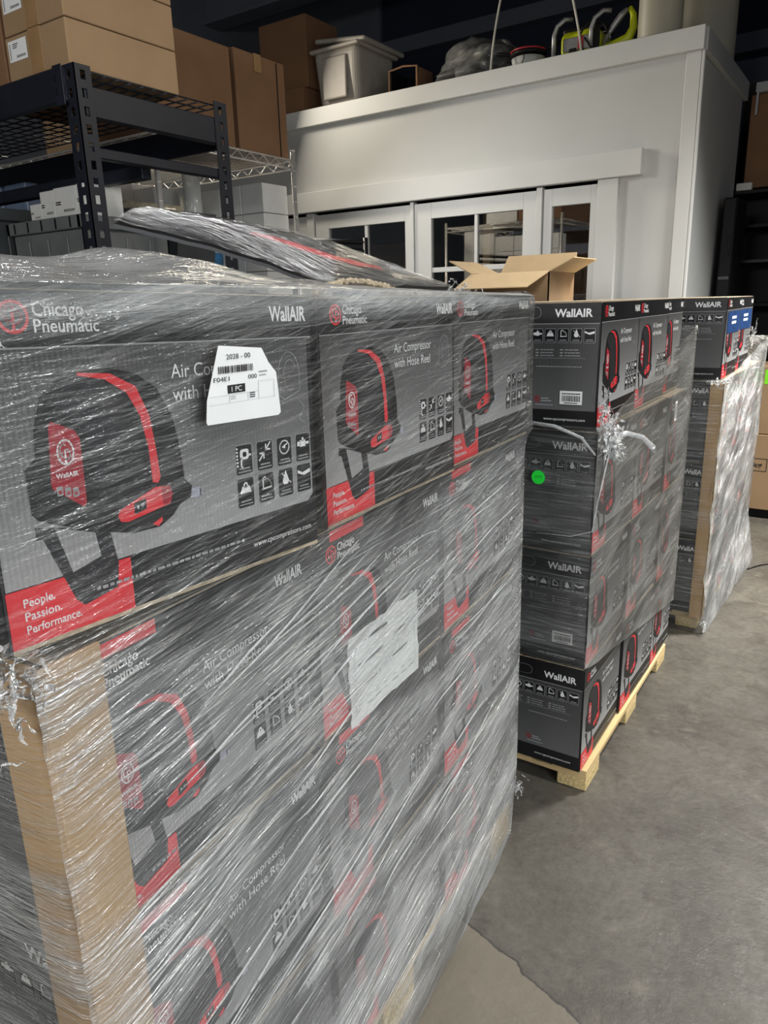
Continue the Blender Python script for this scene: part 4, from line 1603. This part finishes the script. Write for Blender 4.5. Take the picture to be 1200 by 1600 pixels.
# ------------------------------------------------------------------ middle pallet
YA2 = math.radians(0.6)
P2X, P2Y = -0.662, 2.078
pallet('wooden pallet under the middle stack of cartons', -1.53, -0.64, 2.09, 3.19, YA2, .079, (-0.645, 2.10))
SC2 = .925
for row in range(4):
    z = .080+row*.3825
    for c_ in range(3):
        label = 'printed black carton, %s row, %s column of the middle pallet' % (rows[row], ('near', 'middle', 'far')[c_])
        y = P2Y+c_*.430
        x = P2X-(.004 if row == 3 else .0)+(-.018*c_ if row == 3 else 0)
        carton(label, 'cartons on the middle pallet', (x-.001*row, y if c_ < 2 or row < 3 else y+.0, z), YA2+math.radians(random.uniform(-.8, .8) if row < 3 else (.9, .2, 1.0)[c_]),
               'front_low' if row == 3 else 'front', c_ == 0, row in (1, 3) and c_ == 0, low=row == 3, scale=(1, SC2 if not (c_ == 2) else SC2*.75, 1.03))
        carton('black carton in the rear file of the middle pallet, %s row, %s' % (rows[row], ('near', 'middle', 'far')[c_]), 'rear file cartons of the middle pallet', (x-D-.03, y, z), YA2, None, low=row == 3, scale=(1, SC2 if c_ < 2 else SC2*.75, 1.03))
ring2 = [(-.650, 2.066), (-.652, 3.270), (-1.545, 3.270), (-1.545, 2.066)]
def zt2(f, k):
    if k == 0: return 1.24+.24*f
    if k == 1: return 1.48
    if k == 2: return 1.48-.24*f
    return 1.24
def zb2(f, k):
    if k == 0: return .47-.20*f
    if k == 1: return .27
    if k == 2: return .27+.2*f
    return .47
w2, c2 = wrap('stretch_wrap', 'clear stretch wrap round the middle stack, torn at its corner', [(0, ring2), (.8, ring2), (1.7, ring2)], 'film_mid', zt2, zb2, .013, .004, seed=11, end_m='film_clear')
clump(110, (-.636, 2.14, 1.195), .062, 31, wid=1.8, parent=w2, cen=c2, stretch=(.5, 1.1, 1.0))
clump(50, (-.640, 2.07, 1.27), .040, 32, wid=1.6, parent=w2, cen=c2, stretch=(.5, .6, 2.2))
rope([(-.635, 2.12, 1.20), (-.60, 2.15, 1.215), (-.565, 2.19, 1.20), (-.54, 2.22, 1.165), (-.535, 2.225, 1.15)], [.010, .009, .008, .010, .006], w2, c2, name='loose_tail')
rope([(-.63, 2.11, 1.19), (-.645, 2.03+.03, 1.02), (-.655, 2.055, .93), (-.72, 2.055, .905), (-.83, 2.055, .90)], [.003, .0025, .002, .0015, .001], w2, c2)
rope([(-.87, 2.05, 1.245), (-.78, 2.048, 1.238), (-.70, 2.05, 1.21), (-.66, 2.06, 1.16)], [.006, .006, .005, .003], w2, c2)
a = Art(); a.disc(0, 0, .0215, 'greensticker', 0, 36)
for i in range(3):
    a.stroke([(-.012, -.002+i*.003), (.012, .0+i*.003)], .0006, 'unit2', 1)
sticker('green_dot', 'bright green round sticker', a, lambda u, v, k: (-.829+u, 2.052-k*.0005, 1.078+v), w2, c2)
a = barcode_art(.075, .03)
sticker('side_label', 'small white label on the long side', a, lambda u, v, k: (-.640+k*.0005, 2.93+v, 1.135+u), w2, c2)

# ------------------------------------------------------------------ far pallet
P3X, P3Y = -.590, 3.590
pallet('wooden pallet under the far wrapped load', -1.40, -0.60, 3.6, 4.8, 0, .085, (-0.605, 3.61))
for row in range(4):
    z = .086+row*.380
    for c_ in range(3):
        if row == 3 and c_ == 2: continue
        label = 'printed black carton, %s row, %s column of the far pallet' % (rows[row], ('near', 'middle', 'far')[c_])
        carton(label, 'cartons on the far pallet', (P3X-(.012 if row == 3 else 0)-.016*c_*(row == 3), P3Y+c_*.405, z), math.radians(random.uniform(-.8, .8)), 'front_blue' if row == 3 else 'front', c_ == 0, False, (1, .87, 1.025), low=row == 3)
        carton('black carton in the rear file of the far pallet, %s row, %s' % (rows[row], ('near', 'middle', 'far')[c_]), 'rear file cartons of the far pallet', (P3X-D-.03, P3Y+c_*.405, z), 0, None, low=row == 3, scale=(1, .87, 1.025))
ep = empty('edge_protector', 'kraft corner board up the far wrapped pallet load', 'corner board', (P3X, P3Y, .07))
b = MB(); b.box(-.048, .012, -.018, -.012, 0, 1.145, 'kraft_board', .002); b.box(.006, .012, -.018, .05, 0, 1.145, 'kraft_edge', .002)
b.build('board', ep)
ring3 = [(-.572, 3.562), (-.572, 4.815), (-1.46, 4.815), (-1.46, 3.562)]
ring3b = [(-.555, 3.560), (-.52, 4.86), (-1.47, 4.86), (-1.47, 3.56)]
def zt3(f, k):
    if k == 0: return 1.235+.13*f
    if k == 1: return 1.365
    if k == 2: return 1.365-.13*f
    return 1.235
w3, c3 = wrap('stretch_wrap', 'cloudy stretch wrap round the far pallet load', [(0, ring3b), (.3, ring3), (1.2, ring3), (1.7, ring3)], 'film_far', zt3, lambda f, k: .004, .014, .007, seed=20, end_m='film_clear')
clump(40, (-.60, 3.57, 1.225), .045, 41, parent=w3, cen=c3, stretch=(1.2, 1, .45))
clump(30, (-.57, 3.56, .06), .035, 42, parent=w3, cen=c3)
clump(20, (-.60, 4.40, 1.40), .04, 43, parent=w3, cen=c3, stretch=(.4, .6, 1.6))
b = MB(); b.face([(-.589, 3.72, 1.33), (-.589, 4.30, 1.36), (-.589, 4.30, 1.56), (-.589, 4.0, 1.50)], 'film_far')
b.bm.free()

# ------------------------------------------------------------------ open kraft box behind the near load
ob = empty('open_box', 'open kraft box with raised flaps behind the nearest load', 'box', (-1.553, 3.40, 1.487), math.radians(0))
ob.scale = (1.13, 1.13, 1.13)
X0, X1, Y0_, Y1_, Zb, Zt = -.183, .178, 0, .30, 0, .212
b = MB()
for q in ((X0, X1, Y0_, Y0_+.005, Zb, Zt), (X0, X1, Y1_-.005, Y1_, Zb, Zt), (X0, X0+.005, Y0_, Y1_, Zb, Zt), (X1-.005, X1, Y0_, Y1_, Zb, Zt), (X0, X1, Y0_, Y1_, 0, .005)):
    b.box(*q, 'kraft')
b.build('box_body', ob)
def flap(p, q, d):
    b = MB(); P, Q, Dv = Vector(p), Vector(q), Vector(d)
    n = (Q-P).cross(Dv).normalized()*.004
    b.prism([P, Q, Q+Dv*.98-(Q-P)*.04, P+Dv*.98+(Q-P)*.04], n, 'kraft_lit')
    b.build('flap', ob)
M['kraft_lit'] = mat('lit_flap_cardboard', (0.58, 0.43, 0.25), 0.85, var=0.06, bump=0.1, bscale=200)  # cardboard made brighter in colour for the lamplight on the flaps
flap((X0, Y0_, Zt), (X1, Y0_, Zt), (-.03, -.13, -.075+.012))
flap((X0, Y0_, Zt), (X0, Y1_, Zt), (-.12, 0, .060))
flap((X1, Y0_, Zt), (X1, Y1_, Zt), (.10, 0, .050))
flap((X0, Y1_, Zt), (X1, Y1_, Zt), (0, .06, .085))
# a dark stand carries it
cr_ = empty('shelf_unit', 'dark stand carrying the open kraft box', 'stand', (-1.553, 3.40, 0))
b = MB(); b.box(-.23, .23, 0, .36, 1.462, 1.486, 'darkplastic', .002); b.build('top_board', cr_)
for (x, y) in ((-.22, .01), (.20, .01), (-.22, .33), (.20, .33)):
    b = MB(); b.box(x, x+.02, y, y+.02, 0, 1.461, 'darkplastic'); b.build('leg', cr_)
wb = clump(26, (-1.87, 3.45, 1.625), .055, 61, name='plastic_bag')
tag(wb, 'small white plastic scrap beside the open kraft box', 'plastic bag')

# ------------------------------------------------------------------ on the office roof
RZ = OZ+.001
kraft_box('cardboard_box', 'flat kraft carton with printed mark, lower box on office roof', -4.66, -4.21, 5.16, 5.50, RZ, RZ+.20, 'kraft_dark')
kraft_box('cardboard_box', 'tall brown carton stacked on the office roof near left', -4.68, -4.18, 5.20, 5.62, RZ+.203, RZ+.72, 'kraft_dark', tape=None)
tt = empty('storage_tote', 'warm grey lidded tote standing on the office roof', 'tote', (-3.83, 5.36, RZ))
b = MB()
b.box(-.28, .16, -.18, .36, 0, .42, 'tote', .05, 4, taper=.86)
b.build('tub', tt)
b = MB(); b.box(-.185, .055, -.188, -.176, .06, .36, 'tote', .012, 3, taper=.97)
b.build('front_panel', tt)
b = MB(); b.box(-.30, .18, -.20, .38, .405, .435, 'tote', .014, 3)
b.build('rim', tt)
b = MB(); b.box(-.27, .22, -.16, .42, .455, .490, 'tote', .016, 3, rot=Matrix.Rotation(math.radians(7), 3, 'Y'))
b.build('lid', tt)['label'] = 'loose tilted lid'
bb = empty('open_crate', 'dark open crate beside the grey tote on office roof', 'crate', (-3.33, 5.30, RZ))
b = MB()
b.box(-.12, .12, .0, .25, 0, .01, 'darkplastic'); b.box(-.12, .12, .24, .25, 0, .20, 'darkplastic'); b.box(-.12, -.11, 0, .25, 0, .20, 'darkplastic'); b.box(.11, .12, 0, .25, 0, .20, 'kraft_dark')
b.build('crate_body', bb)
b = MB(); b.tube([(-.125, -.002, 0), (-.125, -.002, .20), (0, -.002, .215), (.125, -.002, .20), (.125, -.002, 0)], .008, 'kraft_dark', 6)
b.build('crate_rim', bb)
# wrapped bundle
def blob(name, c, rx, ry, rz, m, seed, sub=4, amp=.18, clip=True, parent=None):
    bm = bmesh.new()
    bmesh.ops.create_icosphere(bm, subdivisions=sub, radius=1)
    uvl = bm.loops.layers.uv.new('UVMap')
    for v in bm.verts:
        d = v.co.normalized()
        k = 1+amp*noise.noise(d*1.8+Vector((seed, 0, 0)))+amp*.6*noise.noise(d*5+Vector((seed, 3, 0)))+amp*.25*noise.noise(d*14+Vector((seed, 3, 0)))
        v.co = Vector((d.x*rx*k, d.y*ry*k, d.z*rz*k))
        if clip and v.co.z < -rz*.75: v.co.z = -rz*.75
    for f in bm.faces:
        f.smooth = True
        for lp in f.loops:
            lp[uvl].uv = (lp.vert.co.x*2, lp.vert.co.z*2)
    me = bpy.data.meshes.new(name); bm.to_mesh(me); bm.free()
    me.materials.append(M[m])
    o = link_mesh(name, me, parent); o.location = c
    return o
M['darkfab'] = mat('dark_padded_fabric', (0.035, 0.037, 0.035), 0.6, var=0.4, scale=20, bump=0.4, bscale=25)
bu = empty('wrapped_bundle', 'dark padded bundle in clear film on the office roof', 'bundle', (-2.76, 5.45, RZ))
blob('upper_roll', (.03, 0, .185), .27, .20, .085, 'darkfab', 1, parent=bu)
blob('lower_roll', (-.02, -.02, .07), .31, .23, .085, 'darkfab', 2, parent=bu)
blob('clear_film', (.0, -.005, .13), .325, .245, .165, 'film_bundle', 3, amp=.22, parent=bu)
# cord loop
cd = MB()
pts = []
for i in range(40):
    t = i/39
    pts.append((-2.53+.95*t*0+.10*math.sin(t*math.pi*.9)+.62*t**1.6, 5.16+.05*math.sin(t*6), RZ+.004+1.0*math.sin(t*math.pi)**.8*(1-.15*t)))
cd.tube(pts, .007, 'cord', 8)
tag(cd.build('power_cord'), 'white cord looping up from the office roof', 'cord')
# pale bowl/reel
rl = empty('hose_reel', 'small reel with red rim beside the dark bundle', 'reel', (-2.32, 5.32, RZ))
b = MB(); b.lathe([(.05, 0), (.105, .03), (.115, .085), (.10, .09)], (0, 0, 0), 'paint_side', 28); b.build('base', rl)
b = MB(); b.lathe([(.10, .0), (.125, .012), (.10, .024), (.05, .030)], (.0, .0, .10), 'darkplastic', 28); b.build('drum', rl)
b = MB(); b.tube([(.118*math.cos(a*.2618), .118*math.sin(a*.2618), .128) for a in range(24)], .006, 'redplastic' if 'redplastic' in M else 'badge', 6, closed=True); b.build('rim', rl)['label'] = 'red rim'
b = MB(); b.tube([(-.28, -.02, .16), (-.10, 0, .13), (.10, .01, .12), (.30, .02, .17)], .010, 'darkplastic', 8)
b.tube([(.0, -.10, .14), (.02, -.12, .06), (-.02, -.12, .0)], .003, 'darkplastic', 6)
b.tube([(-.28+.018*math.cos(a*.5236), -.02, .175+.018*math.sin(a*.5236)) for a in range(12)], .003, 'chrome', 5, closed=True)
b.build('handle_rod', rl)
# pressure washer
pw = empty('pressure_washer', 'lime and black pressure washer with grey handles on office roof', 'pressure washer', (-1.93, 5.34, RZ))
b = MB(); b.box(-.13, .13, -.12, .18, .02, .17, 'yellow', .045, 4); b.build('housing', pw)
b = MB(); b.box(-.10, .08, -.128, -.115, .045, .125, 'greymetal', .004); b.box(.0, .035, -.131, -.128, .05, .12, 'badge'); b.build('grille', pw)
b = MB(); b.box(-.15, .15, -.13, .19, 0, .03, 'darkplastic', .01); b.box(-.14, .14, -.05, .18, .165, .215, 'darkplastic', .02, 2); b.box(-.06, -.01, -.135, -.11, .0, .06, 'darkplastic', .005); b.box(.09, .14, -.135, -.11, .0, .15, 'darkplastic', .005); b.build('frame', pw)
for x in (-.16, .09):
    b = MB(); b.tube([(x, -.14, .02), (x, -.14, .15), (x+.02, -.14, .20), (x+.07, -.13, .235), (x+.11, -.10, .235)], .014, 'greymetal', 10); b.build('handle', pw)
b = MB(); b.tube([(.13+.09*math.cos(a*.35)-.03, -.13, .10+.09*math.sin(a*.35)) for a in range(16)], .006, 'darkplastic', 6)
b.tube([(.05, -.15, .10), (.10, -.15, .03), (.20, -.14, .01), (.30, -.12, .02)], .008, 'darkplastic', 6); b.build('hose', pw)
sg = empty('spray_gun', 'lime and grey curved trigger handle beside the pressure washer', 'spray gun', (-1.66, 5.30, RZ))
b = MB()
b.tube([(-.14, 0, .045), (-.05, 0, .055), (.03, 0, .075), (.06, 0, .13), (.055, 0, .20), (.03, 0, .245)], [.024, .030, .032, .026, .020, .016], 'yellow', 12)
b.tube([(.0, .02, .03), (.10, .02, .03), (.17, .02, .022)], [.03, .026, .012], 'yellow', 10)
b.build('grip', sg)
b = MB(); b.tube([(-.13, -.01, .06), (-.09, -.01, .13), (-.02, -.01, .21), (.02, -.01, .24)], [.012, .018, .020, .012], 'greymetal', 10); b.build('lever', sg)
b = MB(); b.tube([(-.12+.04*math.cos(a*.6), -.02, .09+.05*math.sin(a*.6)) for a in range(11)], .005, 'greymetal', 6, closed=False); b.build('trigger_guard', sg)
# two tall drums
b = MB(); b.lathe([(.125, 0), (.13, .02), (.13, .9), (.125, .92)], (-1.42, 5.24+.0, RZ), 'drum', 40)
d1 = b.build('drum_body')
dr = empty('tall_drum', 'narrower tall beige drum on the office roof by spray gun', 'drum', (-1.42, 5.24, RZ))
d1.parent = dr; d1.location = (1.42, -5.24, -RZ)
a = Art(); a.disc(0, 0, .02, 'red', 0); a.rect(.05, .0, .075, .015, 'ink', 0)
me = a.mesh('round_mark', lambda u, v, k: (.035+u*.9, -math.sqrt(max(0, .1315**2-(.035+u*.9)**2))-.001, .31+v))
link_mesh('round_mark', me, dr)['label'] = 'red round mark'
dr = empty('tall_drum', 'wide tall beige drum rising at the office roof corner', 'drum', (-1.35, 6.15, RZ))
b = MB(); b.lathe([(.19, 0), (.20, .03), (.20, 1.3), (.19, 1.32)], (0, 0, 0), 'drum', 48); b.build('drum_body', dr)

# ------------------------------------------------------------------ right background
b = MB()
b.box(-1.24, 1.6, 7.25, 7.30, 0, 3.25, 'dark')
struct(b.build('wall_1'))
su = empty('metal_shelving', 'black metal shelving unit right of the office', 'shelf', (-1.17, 6.62, 0))
for (x, y) in ((0, 0), (1.2, 0), (0, .45), (1.2, .45)):
    b = MB(); b.box(x, x+.03, y, y+.03, 0, 2.37, 'darkplastic'); b.build('post', su)
for z, m in ((2.34, 'darkplastic'), (2.09, 'darkplastic'), (1.83, 'kraft_dark'), (1.50, 'darkplastic'), (1.0, 'darkplastic'), (.4, 'darkplastic')):
    b = MB(); b.box(0, 1.23, 0, .48, z, z+.022, m if m != 'kraft_dark' else 'shelfedge' if 'shelfedge' in M else 'rack'); b.build('shelf_board', su)
b = MB(); b.box(0, 1.23, .47, .48, 0, 2.37, 'darkplastic'); b.build('back_panel', su)
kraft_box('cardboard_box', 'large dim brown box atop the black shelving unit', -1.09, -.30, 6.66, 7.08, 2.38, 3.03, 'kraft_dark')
b = MB(); b.box(-1.06, -.30, 6.60, 7.08, 3.033, 3.10, 'paint_side', .004); b.box(-1.05, -1.035, 6.60, 6.612, 2.88, 3.033, 'paint_side')
tag(b.build('foam_board'), 'pale board laid on the large dim brown box', 'board')
b = MB(); b.box(-1.13, -1.02, 6.60, 6.655, 2.363, 2.415, 'whitebox', .004)
tag(b.build('paper_packet'), 'small cream packet on the edge of the black shelving', 'packet')
b = MB(); b.box(-1.30+.09, -1.19, 6.0, 6.25, 0, 2.2, 'darkplastic', .01)
b.bm.free()
# black cabinet along the office side
b = MB(); b.box(-1.09, -1.00, 5.95, 6.35, 0, 2.25, 'darkplastic', .01)
cb = b.build('cabinet_body')
ce = empty('slim_cabinet', 'slim black cabinet against the office side wall', 'cabinet', (-1.045, 5.95, 0))
cb.parent = ce; cb.location = (1.045, -5.95, 0)
b = MB(); b.tube([(.02, -.01, 1.86), (.02, -.02, 1.88), (.02, -.02, 1.98), (.02, -.01, 2.0)], .004, 'rack', 6); b.build('handle', ce)
b = MB(); b.box(-.035, .035, -.006, 0, 1.70, 1.72, 'bin'); b.build('badge_strip', ce)

# kraft cartons at right edge
g = 'kraft cartons stacked at the right edge'
r = kraft_box('cardboard_box', 'lower kraft carton marked kg at the right edge', -.77, -.05, 5.80, 6.3, .07, .62, 'kraft', None, group=g)
a = Art()
a.text('kg', .135, .315, .195, .035, 'ink', 1, .02)
for q in ((.10, .285, .225, .289), (.10, .375, .225, .379), (.10, .285, .104, .379), (.221, .285, .225, .379)):
    a.rect(*q, 'ink', 1)
me = a.mesh('kg_print', lambda u, v, k: (-.36+.0+u-.06, -.2515-k*.0003, v))
link_mesh('kg_print', me, r)
r = kraft_box('cardboard_box', 'upper kraft carton with lime green label at the right edge', -.765, -.06, 5.81, 6.29, .625, 1.10, 'kraft', None, group=g)
a = Art(); a.rect(.08, .355, .30, .455, 'limelabel', 0)
for i in range(3):
    a.rect(.10, .43-i*.025, .20, .436-i*.025, 'ink', 1)
me = a.mesh('lime_label', lambda u, v, k: (-.352+u, -.2415-k*.0006, v))
link_mesh('lime_label', me, r)['label'] = 'lime green label'
a = Art(); a.poly([(.0, .0), (.055, .0), (.045, .28), (.02, .28)], 'paper', 0)
me = a.mesh('hanging_paper', lambda u, v, k: (-.325+u, -.246, -.09+v))
link_mesh('hanging_paper', me, r)['label'] = 'narrow white sheet'
b = MB(); b.box(-.80, 0, 5.83, 6.3, .001, .069, 'darkplastic', .004)
tag(b.build('low_dolly'), 'black low dolly under the kraft cartons at right', 'dolly')
b = MB(); b.box(-1.0, -.86, 5.4, 5.8, 0, .9, 'darkplastic'); b.bm.free()
b = MB(); b.box(-.90, -.20, 6.42, 6.60, 1.10, 1.55, 'bluefabric', .03, 3)
b.bm.free()
# thin cable on the floor by the far load
b = MB(); b.tube([(-.52+.35*t/12, 4.62+.16*math.sin(t*.4), .004) for t in range(13)], .004, 'darkplastic', 6)
b.tube([(-.18+.35*t/12, 4.76+.1*math.sin(t*.5), .004) for t in range(13)], .004, 'darkplastic', 6)
tag(b.build('floor_cable'), 'thin dark cable lying on the floor beside far pallet', 'cable')
b = MB()
b.face([(-.560, 1.830, .0012), (-.548, 1.826, .0012), (-.545, 1.838, .0012), (-.556, 1.846, .0012)], 'paper')
b.bm.free()
